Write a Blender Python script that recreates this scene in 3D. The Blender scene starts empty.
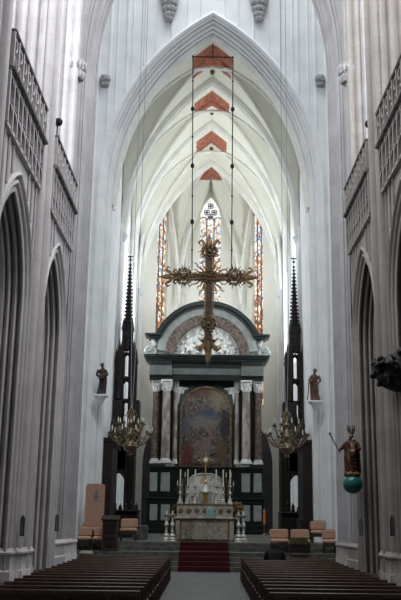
import bpy, math, random
from mathutils import Vector, Matrix
random.seed(7)
SC = bpy.context.scene
COL = SC.collection
PI = math.pi
R = math.radians
# ------------------------------------------------------------------ camera
CAM_H, FOC, TILT, CX, ROLL = 1.9, 860.0, R(14.04), 209.5, .0125
cam_d = bpy.data.cameras.new('camera'); cam = bpy.data.objects.new('camera', cam_d); COL.objects.link(cam)
cam.location = (0, 0, CAM_H); cam.rotation_euler = (Matrix.Rotation(PI/2+TILT, 3, 'X') @ Matrix.Rotation(ROLL, 3, 'Z')).to_euler()
cam_d.lens = FOC/600*36; cam_d.sensor_width = 36; cam_d.shift_x = -(CX-200.5)/600
cam_d.clip_end = 300
SC.camera = cam

def ray(px, py):
    dx = (px-CX)/FOC; dv = (300-py)/FOC
    a = dx*math.cos(ROLL)-dv*math.sin(ROLL); v = dv*math.cos(ROLL)+dx*math.sin(ROLL)
    return Vector((a, math.cos(TILT)-v*math.sin(TILT), math.sin(TILT)+v*math.cos(TILT)))
def at(px, py, Y):
    d = ray(px, py); s = Y/d.y
    return Vector((d.x*s, Y, CAM_H+d.z*s))
def zat(py, Y): return at(CX, py, Y).z
def xat(px, py, Y): return at(px, py, Y).x

# ------------------------------------------------------------------ materials
def nodes(name):
    m = bpy.data.materials.new(name); m.use_nodes = True
    nt = m.node_tree; nt.nodes.clear()
    out = nt.nodes.new('ShaderNodeOutputMaterial')
    return m, nt, out
def N(nt, typ, **kw):
    n = nt.nodes.new(typ)
    for k, v in kw.items(): setattr(n, k, v)
    return n
def mat(name, col, col2=None, scale=3.0, rough=.7, metal=0.0, bump=0.0, detail=4.0, ramp=(.35, .65), spec=.3, stretch=None):
    m, nt, out = nodes(name)
    b = N(nt, 'ShaderNodeBsdfPrincipled'); nt.links.new(b.outputs[0], out.inputs[0])
    b.inputs['Roughness'].default_value = rough; b.inputs['Metallic'].default_value = metal
    b.inputs['Specular IOR Level'].default_value = spec
    g = N(nt, 'ShaderNodeNewGeometry')
    nz = N(nt, 'ShaderNodeTexNoise'); nz.inputs['Scale'].default_value = scale; nz.inputs['Detail'].default_value = detail
    if stretch:
        mp = N(nt, 'ShaderNodeMapping'); mp.inputs['Scale'].default_value = stretch
        nt.links.new(g.outputs['Position'], mp.inputs[0]); nt.links.new(mp.outputs[0], nz.inputs['Vector'])
    else:
        nt.links.new(g.outputs['Position'], nz.inputs['Vector'])
    rp = N(nt, 'ShaderNodeValToRGB')
    rp.color_ramp.elements[0].position = ramp[0]; rp.color_ramp.elements[1].position = ramp[1]
    c2 = col2 or tuple(c*.8 for c in col)
    rp.color_ramp.elements[0].color = (*c2, 1); rp.color_ramp.elements[1].color = (*col, 1)
    nt.links.new(nz.outputs['Fac'], rp.inputs[0]); nt.links.new(rp.outputs[0], b.inputs['Base Color'])
    if bump:
        bp = N(nt, 'ShaderNodeBump'); bp.inputs['Strength'].default_value = bump; bp.inputs['Distance'].default_value = .03
        nt.links.new(nz.outputs['Fac'], bp.inputs['Height']); nt.links.new(bp.outputs[0], b.inputs['Normal'])
    return m
def ashlar(name, col, col2, joint, bw=.9, bh=.42):
    """dressed stone in courses, tone varying block by block"""
    m, nt, out = nodes(name)
    b = N(nt, 'ShaderNodeBsdfPrincipled'); nt.links.new(b.outputs[0], out.inputs[0])
    b.inputs['Roughness'].default_value = .85; b.inputs['Specular IOR Level'].default_value = .15
    g = N(nt, 'ShaderNodeNewGeometry'); sp = N(nt, 'ShaderNodeSeparateXYZ'); nt.links.new(g.outputs['Position'], sp.inputs[0])
    ad = N(nt, 'ShaderNodeMath', operation='ADD'); nt.links.new(sp.outputs[0], ad.inputs[0]); nt.links.new(sp.outputs[1], ad.inputs[1])
    cb = N(nt, 'ShaderNodeCombineXYZ'); nt.links.new(ad.outputs[0], cb.inputs[0]); nt.links.new(sp.outputs[2], cb.inputs[1])
    br = N(nt, 'ShaderNodeTexBrick'); nt.links.new(cb.outputs[0], br.inputs['Vector'])
    br.inputs['Color1'].default_value = (*col, 1); br.inputs['Color2'].default_value = (*col2, 1); br.inputs['Mortar'].default_value = (*joint, 1)
    br.inputs['Scale'].default_value = 1; br.inputs['Brick Width'].default_value = bw; br.inputs['Row Height'].default_value = bh
    br.inputs['Mortar Size'].default_value = .008; br.inputs['Mortar Smooth'].default_value = .6
    nz = N(nt, 'ShaderNodeTexNoise'); nz.inputs['Scale'].default_value = 1.3; nz.inputs['Detail'].default_value = 5
    nt.links.new(g.outputs['Position'], nz.inputs['Vector'])
    mr = N(nt, 'ShaderNodeMapRange'); mr.inputs[3].default_value = .72; mr.inputs[4].default_value = 1.2
    nt.links.new(nz.outputs['Fac'], mr.inputs[0])
    mx = N(nt, 'ShaderNodeVectorMath', operation='SCALE'); nt.links.new(br.outputs['Color'], mx.inputs[0]); nt.links.new(mr.outputs[0], mx.inputs['Scale'])
    nt.links.new(mx.outputs[0], b.inputs['Base Color'])
    return m
def emit(name, col, strength):
    m, nt, out = nodes(name)
    e = N(nt, 'ShaderNodeEmission'); e.inputs[0].default_value = (*col, 1); e.inputs[1].default_value = strength
    nz = N(nt, 'ShaderNodeTexNoise'); nz.inputs['Scale'].default_value = .8
    mr = N(nt, 'ShaderNodeMapRange'); mr.inputs[3].default_value = strength*.85; mr.inputs[4].default_value = strength*1.15
    nt.links.new(nz.outputs['Fac'], mr.inputs[0]); nt.links.new(mr.outputs[0], e.inputs[1])
    nt.links.new(e.outputs[0], out.inputs[0]); return m
def stained(name, stops, strength, scale=3.2, zsplit=None):
    m, nt, out = nodes(name)
    g = N(nt, 'ShaderNodeNewGeometry')
    mp = N(nt, 'ShaderNodeMapping'); mp.inputs['Scale'].default_value = (1, 1, .75); nt.links.new(g.outputs['Position'], mp.inputs[0])
    vo = N(nt, 'ShaderNodeTexVoronoi'); vo.inputs['Scale'].default_value = scale; nt.links.new(mp.outputs[0], vo.inputs['Vector'])
    sp = N(nt, 'ShaderNodeSeparateColor'); nt.links.new(vo.outputs['Color'], sp.inputs[0])
    rp = N(nt, 'ShaderNodeValToRGB'); rp.color_ramp.interpolation = 'CONSTANT'
    el = rp.color_ramp.elements
    while len(el) < len(stops): el.new(.5)
    for e, (p, c) in zip(el, stops): e.position = p; e.color = (*c, 1)
    fac = sp.outputs[0]
    if zsplit:
        sz = N(nt, 'ShaderNodeSeparateXYZ'); nt.links.new(g.outputs['Position'], sz.inputs[0])
        mr = N(nt, 'ShaderNodeMapRange'); mr.inputs[1].default_value = zsplit[0]; mr.inputs[2].default_value = zsplit[1]
        mr.inputs[3].default_value = 0; mr.inputs[4].default_value = zsplit[2]
        nt.links.new(sz.outputs[2], mr.inputs[0])
        sc = N(nt, 'ShaderNodeMath', operation='MULTIPLY_ADD'); nt.links.new(fac, sc.inputs[0]); sc.inputs[1].default_value = 1-zsplit[2]
        nt.links.new(mr.outputs[0], sc.inputs[2]); fac = sc.outputs[0]
    nt.links.new(fac, rp.inputs[0])
    v2 = N(nt, 'ShaderNodeTexVoronoi', feature='DISTANCE_TO_EDGE'); v2.inputs['Scale'].default_value = scale; nt.links.new(mp.outputs[0], v2.inputs['Vector'])
    m2 = N(nt, 'ShaderNodeMapRange'); m2.inputs[1].default_value = .0; m2.inputs[2].default_value = .06; m2.inputs[3].default_value = .1; m2.inputs[4].default_value = strength
    nt.links.new(v2.outputs['Distance'], m2.inputs[0])
    e = N(nt, 'ShaderNodeEmission'); nt.links.new(rp.outputs[0], e.inputs[0]); nt.links.new(m2.outputs[0], e.inputs[1])
    nt.links.new(e.outputs[0], out.inputs[0]); return m

M = {}
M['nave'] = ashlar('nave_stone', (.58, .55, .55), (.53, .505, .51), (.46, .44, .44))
M['naveR_shade'] = ashlar('nave_stone_right_shaded', (.36, .33, .31), (.32, .295, .275), (.27, .25, .235))  # nave stone darkened: shade of the right side put into its colour
M['navec'] = ashlar('crossing_stone', (.44, .43, .44), (.40, .395, .405), (.34, .335, .34))
M['white'] = mat('limewashed_stone', (.80, .815, .82), (.71, .73, .74), 1.2, .85)
M['cream'] = mat('cream_plaster', (.82, .81, .74), (.76, .75, .68), .6, .9)
M['rib'] = mat('pale_rib_stone', (.84, .84, .80), (.74, .74, .70), 1.5, .85)
M['carved'] = mat('carved_grey_stone', (.45, .45, .45), (.22, .22, .23), 9, .9, bump=.6)
M['rail'] = mat('weathered_rail_stone', (.22, .205, .20), (.10, .095, .095), 6, .9, bump=.4)
M['panel'] = mat('dark_and_shade_stone', (.22, .21, .215), (.14, .13, .14), 3, .9)  # plain dark stone; behind the blind tracery it paints slot shade
M['tracery'] = mat('tracery_stone', (.50, .47, .475), (.40, .37, .38), 4, .9)
M['aisle'] = mat('aisle_shade_stone', (.13, .125, .135), (.09, .085, .095), 1, .9)  # dark tone paints the shade inside aisles and ambulatory
M['floor'] = mat('grey_paving', (.12, .125, .125), (.085, .09, .09), 2.0, .55)
M['step'] = mat('mottled_grey_marble', (.13, .135, .12), (.055, .06, .055), 5, .5)
M['carpet'] = mat('dark_red_carpet', (.055, .005, .010), (.035, .003, .006), 20, .95)
M['wood'] = mat('dark_brown_wood', (.055, .034, .026), (.03, .018, .014), 6, .45, stretch=(1, 8, 8))
M['seat'] = mat('worn_brown_wood', (.095, .062, .045), (.05, .032, .024), 8, .4, stretch=(1, 6, 6))
M['oak'] = mat('blackened_carved_oak', (.020, .014, .012), (.007, .005, .005), 8, .55, bump=.7)
M['black'] = mat('black_wood', (.012, .011, .012), (.006, .006, .006), 12, .5, bump=.5)
M['gold'] = mat('gilt', (.62, .42, .14), (.38, .24, .08), 10, .35, .85)
M['oldgold'] = mat('aged_gilt', (.30, .20, .09), (.10, .065, .035), 9, .42, .6, bump=.4)
M['gilt2'] = mat('brighter_gilt', (.30, .21, .11), (.11, .075, .045), 9, .42, .6, bump=.3)
M['frieze'] = mat('grey_green_marble', (.12, .135, .128), (.08, .09, .085), 3, .4)
M['bronze'] = mat('dark_bronze', (.10, .07, .045), (.04, .03, .022), 9, .45, .5)
M['brass'] = mat('brass', (.30, .235, .15), (.12, .095, .065), 9, .42, .7)
M['silver'] = mat('silver', (.62, .60, .54), (.34, .33, .29), 9, .4, .55)
M['iron'] = mat('black_iron', (.03, .03, .032), (.015, .015, .016), 9, .5, .6)
M['cord'] = mat('grey_cord', (.33, .35, .36), (.27, .29, .30), 5, .8)
M['bmarble'] = mat('black_green_marble', (.009, .016, .0145), (.004, .007, .0065), 3, .3, spec=.3)
M['cmarble'] = mat('veined_brown_marble', (.40, .35, .31), (.19, .16, .14), 3.2, .35, ramp=(.38, .6), stretch=(1, 1, .5))
M['redmarble'] = mat('veined_reddish_marble', (.16, .12, .098), (.055, .042, .035), 7, .5, ramp=(.4, .6))
M['wmarble'] = mat('white_marble', (.74, .74, .70), (.52, .52, .49), 4, .5, bump=.15)
M['pmarble'] = mat('pale_panel_marble', (.30, .32, .31), (.22, .24, .23), 3, .4)
M['beige'] = mat('beige_fabric', (.42, .265, .185), (.36, .22, .155), 12, .9)
M['cushion'] = mat('pale_cushion', (.28, .25, .20), (.22, .20, .16), 12, .9)
M['olive'] = mat('olive_cloth', (.07, .065, .025), (.045, .042, .018), 12, .9)
M['dress'] = mat('black_coat', (.010, .010, .013), (.006, .006, .008), 12, .9)
M['hair'] = mat('black_hair', (.012, .010, .010), (.006, .005, .005), 30, .6)
M['skin'] = mat('skin', (.42, .26, .19), (.38, .23, .16), 8, .6)
M['lilac'] = mat('dark_stone_figure', (.060, .045, .042), (.025, .020, .020), 8, .6, bump=.3)
M['brownfig'] = mat('brown_carved_figure', (.17, .085, .060), (.085, .045, .035), 8, .6, bump=.3)
M['robe'] = mat('red_gilt_robe', (.085, .018, .012), (.04, .010, .008), 7, .6)
M['mantle'] = mat('dark_blue_mantle', (.07, .045, .035), (.03, .03, .045), 7, .6)
M['face'] = mat('painted_flesh', (.28, .18, .13), (.22, .14, .10), 7, .5)
M['teal'] = mat('teal_globe_paint', (.015, .13, .125), (.010, .09, .09), 2.5, .3, spec=.5)
M['tealcloth'] = mat('pale_teal_silk', (.22, .36, .33), (.16, .27, .25), 8, .6)
M['ivory'] = mat('ivory_wax', (.75, .72, .60), (.66, .62, .5), 8, .5)
M['flower'] = mat('dried_flowers', (.30, .17, .06), (.10, .07, .03), 20, .9)
M['orangeglow'] = emit('lit_orange_glass', (1, .30, .05), .2)
M['clear'] = emit('pale_daylit_glass', (.90, .95, 1.0), 5.4)
M['clearN'] = emit('nave_daylit_glass', (.86, .93, 1.0), 5.0)
A_, B_, W_, D_, Re_, Y_ = (.40, .20, .09), (.18, .28, .46), (.95, .97, .92), (.10, .06, .04), (.34, .09, .05), (.80, .56, .34)
M['glassC'] = stained('stained_glass_centre', [(0, A_), (.09, (.3,.42,.62)), (.17, Y_), (.28, W_), (.42, (.80, .70, .62)), (.52, (.68, .78, .88)), (.60, W_)], 1.3, 8, (20.9, 21.9, .4))
M['glassS'] = stained('stained_glass_side', [(0, D_), (.22, A_), (.42, Re_), (.47, Y_), (.62, W_), (.74, B_), (.8, (.5, .62, .75)), (.93, W_)], 1.6, 8, (13.5, 19.5, .35))

# vault plaster with the rust-red painted fields round each keystone
def vault_mat(fields):
    m, nt, out = nodes('painted_vault_plaster')
    b = N(nt, 'ShaderNodeBsdfPrincipled'); nt.links.new(b.outputs[0], out.inputs[0]); b.inputs['Roughness'].default_value = .9
    b.inputs['Specular IOR Level'].default_value = .1
    g = N(nt, 'ShaderNodeNewGeometry'); sp = N(nt, 'ShaderNodeSeparateXYZ'); nt.links.new(g.outputs['Position'], sp.inputs[0])
    ax = N(nt, 'ShaderNodeMath', operation='ABSOLUTE'); nt.links.new(sp.outputs[0], ax.inputs[0])
    nz = N(nt, 'ShaderNodeTexNoise'); nz.inputs['Scale'].default_value = 5; nz.inputs['Detail'].default_value = 4; nt.links.new(g.outputs['Position'], nz.inputs['Vector'])
    wob = N(nt, 'ShaderNodeMath', operation='MULTIPLY_ADD'); nt.links.new(nz.outputs['Fac'], wob.inputs[0]); wob.inputs[1].default_value = .22; wob.inputs[2].default_value = -.11
    total = None
    def lt(a_sock, val):
        k = N(nt, 'ShaderNodeMath', operation='LESS_THAN'); nt.links.new(a_sock, k.inputs[0]); k.inputs[1].default_value = val; return k.outputs[0]
    def op(o, a, bb):
        k = N(nt, 'ShaderNodeMath', operation=o)
        for i, s in enumerate((a, bb)):
            if isinstance(s, (int, float)): k.inputs[i].default_value = s
            else: nt.links.new(s, k.inputs[i])
        return k.outputs[0]
    for (y0, y1, hw) in fields:
        yy = op('ADD', sp.outputs[1], wob.outputs[0]); xx = op('ADD', ax.outputs[0], wob.outputs[0])
        inx = lt(xx, hw)
        # swallow-tailed field: its ends reach further along at the flanks
        iny = op('MULTIPLY', op('GREATER_THAN', yy, y0), op('LESS_THAN', yy, y1))
        k = op('MULTIPLY', inx, iny)
        total = k if total is None else op('MAXIMUM', total, k)
    base = N(nt, 'ShaderNodeTexNoise'); base.inputs['Scale'].default_value = .7; nt.links.new(g.outputs['Position'], base.inputs['Vector'])
    rb = N(nt, 'ShaderNodeValToRGB'); rb.color_ramp.elements[0].color = (.74, .73, .63, 1); rb.color_ramp.elements[1].color = (.82, .81, .72, 1)
    nt.links.new(base.outputs['Fac'], rb.inputs[0])
    rr = N(nt, 'ShaderNodeValToRGB'); e = rr.color_ramp.elements
    e[0].position = .3; e[0].color = (.30, .09, .06, 1); e[1].position = .7; e[1].color = (.52, .24, .16, 1)
    nt.links.new(nz.outputs['Fac'], rr.inputs[0])
    mx = N(nt, 'ShaderNodeMix', data_type='RGBA'); nt.links.new(total, mx.inputs['Factor']); nt.links.new(rb.outputs[0], mx.inputs['A']); nt.links.new(rr.outputs[0], mx.inputs['B'])
    nt.links.new(mx.outputs['Result'], b.inputs['Base Color'])
    return m

# ------------------------------------------------------------------ mesh builder
class MB:
    def __init__(s): s.v = []; s.f = []
    def grid(s, rows, close=False):
        b = len(s.v); n = len(rows[0])
        for r in rows: s.v.extend([tuple(p) for p in r])
        for i in range(len(rows)-1):
            for j in range(n if close else n-1):
                k = (j+1) % n
                s.f.append((b+i*n+j, b+i*n+k, b+(i+1)*n+k, b+(i+1)*n+j))
        return s
    def poly(s, pts):
        b = len(s.v); s.v.extend([tuple(p) for p in pts]); s.f.append(tuple(range(b, b+len(pts)))); return s
    def box(s, c, d, rz=0.0, bev=0.0, rx=0.0, ry=0.0):
        hx, hy, hz = d[0]/2, d[1]/2, d[2]/2
        rot = Matrix.Rotation(rz, 3, 'Z') @ Matrix.Rotation(ry, 3, 'Y') @ Matrix.Rotation(rx, 3, 'X'); c = Vector(c)
        if bev <= 0:
            pts = [(x*hx, y*hy, z*hz) for z in (-1, 1) for x, y in ((-1, -1), (1, -1), (1, 1), (-1, 1))]
            b = len(s.v); s.v.extend([tuple(c + rot @ Vector(p)) for p in pts])
            for f in ((3, 2, 1, 0), (4, 5, 6, 7), (0, 1, 5, 4), (1, 2, 6, 5), (2, 3, 7, 6), (3, 0, 4, 7)): s.f.append(tuple(b+i for i in f))
            return s
        bv = min(bev, hx*.9, hy*.9, hz*.9)
        rows = []
        for z, ins in ((-hz, bv), (-hz+bv, 0), (hz-bv, 0), (hz, bv)):
            ring = []
            x0, y0 = hx-ins, hy-ins
            for (sx, sy) in ((-1, -1), (1, -1), (1, 1), (-1, 1)):
                q = [(sx*(x0), sy*(y0-bv)), (sx*(x0-bv), sy*(y0))]
                if sx*sy > 0: q = [q[0], q[1]]
                else: q = [q[1], q[0]]
                ring += q
            rows.append([c + rot @ Vector((x, y, z)) for x, y in ring])
        # order ring corners consistently
        s.grid(rows, True); s.poly(list(reversed(rows[0]))); s.poly(rows[-1]); return s
    def lathe(s, prof, c=(0, 0, 0), n=12, axis=None, sx=1.0, sy=1.0):
        c = Vector(c); rows = []
        for r, z in prof:
            rows.append([c + Vector((r*sx*math.cos(2*PI*k/n), r*sy*math.sin(2*PI*k/n), z)) for k in range(n)])
        s.grid(rows, True); s.poly(list(reversed(rows[0]))); s.poly(rows[-1]); return s
    def tube(s, pts, r, n=6, cap=True):
        pts = [Vector(p) for p in pts]; m = len(pts)
        rad = r if isinstance(r, (list, tuple)) else [r]*m
        rows = []; ref = None
        for i, p in enumerate(pts):
            t = (pts[min(i+1, m-1)]-pts[max(i-1, 0)]).normalized()
            if ref is None: ref = Vector((0, 0, 1)) if abs(t.z) < .9 else Vector((1, 0, 0))
            u = (ref - t*ref.dot(t)).normalized(); w = t.cross(u); ref = u
            rows.append([p + (u*math.cos(2*PI*k/n) + w*math.sin(2*PI*k/n))*rad[i] for k in range(n)])
        s.grid(rows, True)
        if cap: s.poly(list(reversed(rows[0]))); s.poly(rows[-1])
        return s
    def ell(s, c, r, nu=10, nv=7, rot=None):
        c = Vector(c); rows = []
        for i in range(nv+1):
            th = -PI/2 + PI*i/nv; cr = max(math.cos(th), .02)
            ring = []
            for k in range(nu):
                p = Vector((r[0]*cr*math.cos(2*PI*k/nu), r[1]*cr*math.sin(2*PI*k/nu), r[2]*math.sin(th)))
                ring.append(c + (rot @ p if rot else p))
            rows.append(ring)
        s.grid(rows, True); s.poly(list(reversed(rows[0]))); s.poly(rows[-1]); return s
    def prism(s, poly, f, w0, w1):
        a = [f(u, v, w0) for u, v in poly]; b = [f(u, v, w1) for u, v in poly]
        s.grid([a, b], True); s.poly(list(reversed(a))); s.poly(b); return s
    def torus(s, c, R0, r, f=None, n=20, m=6, a0=0, a1=2*PI):
        """ring in local (u,v) plane; f maps (u,v,w) to a point"""
        f = f or (lambda u, v, w: (c[0]+u, c[1]+w, c[2]+v))
        full = abs(a1-a0-2*PI) < 1e-6
        rows = []
        for i in range(n+1):
            a = a0+(a1-a0)*i/n
            rows.append([f((R0+r*math.cos(2*PI*k/m))*math.cos(a), (R0+r*math.cos(2*PI*k/m))*math.sin(a), r*math.sin(2*PI*k/m)) for k in range(m)])
        s.grid(rows, True); return s
    def build(s, name, m, parent=None, ang=35, kind=None, remesh=None, smooth=True, loc=None, label=None):
        me = bpy.data.meshes.new(name); me.from_pydata(s.v, [], s.f); me.update()
        import bmesh
        bm = bmesh.new(); bm.from_mesh(me); bmesh.ops.remove_doubles(bm, verts=bm.verts, dist=1e-5)
        bmesh.ops.recalc_face_normals(bm, faces=bm.faces); bm.to_mesh(me); bm.free()
        if smooth:
            me.polygons.foreach_set('use_smooth', [True]*len(me.polygons)); me.set_sharp_from_angle(angle=R(ang))
        o = bpy.data.objects.new(name, me); COL.objects.link(o)
        me.materials.append(m)
        if parent: o.parent = parent
        if loc: o.location = loc
        if kind: o['kind'] = kind
        if label: o['label'] = label
        if remesh:
            md = o.modifiers.new('join', 'REMESH'); md.mode = 'VOXEL'; md.voxel_size = remesh; md.use_smooth_shade = True
            sm = o.modifiers.new('smooth', 'SMOOTH'); sm.iterations = 2; sm.factor = .5
        return o
def thing(name, label, cat, loc=(0, 0, 0), rz=0.0, group=None):
    o = bpy.data.objects.new(name, None); COL.objects.link(o); o.empty_display_size = .2
    o.location = loc; o.rotation_euler = (0, 0, rz); o['label'] = label; o['category'] = cat
    if group: o['group'] = group
    return o
def tag(o, label, cat, group=None):
    o['label'] = label; o['category'] = cat
    if group: o['group'] = group
    return o
def dup(root, loc, rz=None, label=None, group=None):
    r = root.copy(); COL.objects.link(r); r.location = loc
    if rz is not None: r.rotation_euler = (0, 0, rz)
    if label: r['label'] = label
    if group: r['group'] = group
    for ch in list(root.children):
        c = ch.copy(); COL.objects.link(c); c.parent = r
        for g in list(ch.children):
            d = g.copy(); COL.objects.link(d); d.parent = c
    return r
def S(mb, name, m, **k): return mb.build(name, m, kind='structure', **k)

# ------------------------------------------------------------------ gothic helpers
def arc_pts(half, zs, a, n=12):
    """right half of a pointed arch from springing to apex; centre of the right arc at -a"""
    Rr = half+a; th = math.acos(max(-1, min(1, a/Rr)))
    return [(-a+Rr*math.cos(th*i/n), zs+Rr*math.sin(th*i/n)) for i in range(n+1)]
def arch_path(half, zs, a, z0, n=12):
    r = arc_pts(half, zs, a, n)
    left = [(-s, z) for s, z in r]
    return [(-half, z0)] + left + [(s, z) for s, z in reversed(r[:-1])] + [(half, z0)]
def a_for(half, rise): return (rise*rise-half*half)/(2*half)
def panel(mb, f, s0, s1, sc, half, z0, zs, a, z1, v=0.0, n=12):
    """wall face s0..s1, z0..z1 pierced by a pointed opening"""
    path = [(sc+s, z) for s, z in arch_path(half, zs, a, z0, n)]
    mb.grid([[f(s0, z0, v), f(s0, z1, v)], [f(sc-half, z0, v), f(sc-half, z1, v)]])
    mb.grid([[f(sc+half, z0, v), f(sc+half, z1, v)], [f(s1, z0, v), f(s1, z1, v)]])
    mb.grid([[f(s, z, v) for s, z in path[1:-1]], [f(s, z1, v) for s, z in path[1:-1]]])
def sweep(mb, f, sc, prof, half0, zs, a, z0, n=14):
    """moulding profile [(off, depth)] carried up both jambs and round the arch"""
    rows = []
    for off, v in prof:
        rows.append([f(sc+s, z, v) for s, z in arch_path(half0-off, zs, a, z0, n)])
    mb.grid(rows)
def rolls(p0, p1, n, amp, per=6, hol=.95, fr=.62):
    """moulded line from p0 to p1: rolls standing proud of the line, alternating large and small"""
    p0 = Vector(p0); p1 = Vector(p1); d = p1-p0; nrm = Vector((-d.y, d.x)).normalized()
    out = []
    for k in range(n):
        A = amp*(1.0 if k % 2 == 0 else .7)
        for i in range(per):            # a roll ...
            t = (k+fr*i/per)/n
            out.append(tuple(p0+d*t+nrm*A*abs(math.sin(PI*i/per))**.8))
        for i in range(per//2+1):       # ... and the deep hollow beside it
            t = (k+fr+(1-fr)*i/(per//2+1))/n
            out.append(tuple(p0+d*t-nrm*amp*hol*abs(math.sin(PI*i/(per//2+1)))))
    out.append(tuple(p1)); return out
def opening_fill(mb, f, sc, half, z0, zs, a, v, n=12):
    p = arch_path(half, zs, a, z0, n); m = len(p)
    for i in range(m//2):
        j = m-1-i
        q = [p[i], p[i+1], p[j-1], p[j]] if i+1 < j-1 else [p[i], p[i+1], p[j]]
        mb.poly([f(sc+s, z, v) for s, z in q])

def arch_z(x, half, zs, a):
    x = abs(x)
    return zs+math.sqrt(max(0, (half+a)**2-(x+a)**2)) if x < half else zs
# ------------------------------------------------------------------ THE SETTING: nave
WX = 4.1
PIERS = [9.8, 14.75, 19.75]; HP = .68
BAYS = [(9.8, 14.75), (14.75, 19.75), (19.75, 24.65)]
SPR, TOPW, TRI = 6.4, 26.0, 11.3
mb = MB(); mb.grid([[(-14, -8, 0), (-14, 31, 0)], [(14, -8, 0), (14, 31, 0)]]); S(mb, 'floor', M['floor'])
for side, nm in ((-1, 'left'), (1, 'right')):
    stone = M['nave'] if side < 0 else M['naveR_shade']
    f = lambda s, z, v, side=side: (side*(WX+v), s, z)
    w = MB()
    jamb = rolls((0, 0), (.34, .06), 2, -.06, 6, 1.5) + rolls((.34, .06), (.46, .50), 3, -.075, 6, 1.6) + rolls((.46, .50), (.62, .58), 1, -.07) + rolls((.62, .58), (.76, 1.0), 3, -.075, 6, 1.6) + rolls((.76, 1.0), (.94, 1.08), 1, -.06) + [(.94, 1.3), (0.1, 1.9)]
    for (ya, yb) in BAYS:
        yc = (ya+yb)/2; half = (yb-ya)/2-HP
        if yb > 24: yc = 22.2; half = 1.78
        a = a_for(half, 2.6)
        panel(w, f, ya, min(yb, 24.2), yc, half, 0, SPR, a, TRI)
        sweep(w, f, yc, jamb, half, SPR, a, 0)
        # clerestory: ledge, recessed wall pierced by a tall window, splayed sides
        ca, cb = ya+HP, min(yb, 24.4)-HP*.9
        w.grid([[f(ca-.3, TRI, 0), f(cb+.3, TRI, 0)], [f(ca-.3, TRI, 1.15), f(cb+.3, TRI, 1.15)]])
        panel(w, f, ca+.1, cb-.1, (ca+cb)/2, .95, TRI, 20, 2.0, TOPW, 1.1)
        for q, d in ((ca, 1), (cb, -1)):
            pr = rolls((q, 0), (q+d*.12, 1.1), 4, -.07*d)
            w.grid([[f(s, TRI, v) for s, v in pr], [f(s, TOPW, v) for s, v in pr]])
    # plain wall west of the first bay, back towards the camera
    w.grid([[f(-8, 0, 0), f(-8, TOPW, 0)], [f(9.8, 0, 0), f(9.8, TOPW, 0)]])
    # face of each pier
    for yp in PIERS:
        w.grid([[f(yp-HP, TRI, 0), f(yp-HP, TOPW, 0)], [f(yp+HP, TRI, 0), f(yp+HP, TOPW, 0)]])
        pl = []
        pl = rolls((yp-HP*.98, -.02), (yp-.15, -.06), 2, -.11, 6, 1.8) + rolls((yp-.15, -.08), (yp+.15, -.08), 1, -.14, 8)[:9] + rolls((yp+.15, -.06), (yp+HP*.98, -.02), 2, -.11, 6, 1.8)
        pl = [(pl[0][0], 0.02)]+pl+[(pl[-1][0], 0.02)]
        w.grid([[f(s, 0, v) for s, v in pl], [f(s, TOPW, v) for s, v in pl]])
    S(w, 'wall_'+nm, stone)
    # crossing pier: deep bundle of shafts
    CROSSP = rolls((24.7, .52), (24.95, .32), 2, -.07, 6, 1.7) + rolls((24.95, .32), (25.6, .28), 1, -.06) + rolls((25.6, .28), (25.85, .10), 2, -.07, 6, 1.7) + rolls((25.85, .10), (26.6, .06), 1, -.06) + rolls((26.6, .06), (26.9, -.10), 2, -.07, 6, 1.7) + rolls((26.9, -.10), (27.3, -.06), 1, -.04)
    w = MB()
    pl = [(24.0, 0), (24.2, .0), (24.3, .45)] + CROSSP
    pl = [(23.45, .95), (23.6, .5), (23.75, .45), (23.85, .2)] + pl + rolls((27.3, 0), (27.5, 1.6), 4, .10)
    w.grid([[f(s, 0, v) for s, v in pl], [f(s, TOPW, v) for s, v in pl]])
    S(w, 'wall_crossing_west_'+nm, M['navec'])
    # moulded bases of the piers
    w = MB()
    lay = [(0, .06), (.70, .06), (.74, .03), (1.02, .03), (1.05, .065), (1.09, .065), (1.13, .02), (1.18, .0)]
    for yp in PIERS:
        pl = []
        jj = [(yp+HP+o, v) for o, v in ((0, 0), (.34, .02), (.40, .30), (.46, .50), (.62, .56), (.70, .8), (.76, 1.0), (.94, 1.08))]
        ll = [(2*yp-q, v) for q, v in reversed(jj)]
        mid = [(yp-HP*.98+2*HP*.98*i/15, -(.03+.06*math.sin(PI*i/15)+.09*abs(math.sin(5*PI*i/15)))) for i in range(16)]
        pl = ll+mid+jj; cv = Vector((yp, .8))
        rows = []
        for z, g in lay:
            rows.append([f(*(lambda q: (q.x, z, q.y))(Vector(p)+(Vector(p)-cv).normalized()*(g+.02))) for p in pl])
        w.grid(rows)
    cv = Vector((25.65, 1.4)); rows = []
    pl = [(23.65, .9), (23.8, .45)]+[(24.0+3.3*i/40, .30-.40*i/40-.03*abs(math.sin(5*PI*i/40))) for i in range(41)]+[(27.45, .5), (27.5, 1.2)]
    for z, g in lay:
        rows.append([f(*(lambda q: (q.x, z, q.y))(Vector(p)+(Vector(p)-cv).normalized()*(g+.02))) for p in pl])
    w.grid(rows)
    S(w, 'baseboard_'+nm, stone)
    # aisle beyond the arcade
    w = MB()
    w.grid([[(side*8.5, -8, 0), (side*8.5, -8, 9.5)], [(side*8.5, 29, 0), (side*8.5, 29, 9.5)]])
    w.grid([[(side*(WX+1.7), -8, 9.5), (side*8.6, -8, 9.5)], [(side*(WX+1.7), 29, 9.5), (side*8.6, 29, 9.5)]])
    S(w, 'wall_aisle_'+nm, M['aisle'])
    # blind tracery under the balustrade
    w = MB(); pan = MB()
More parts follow.
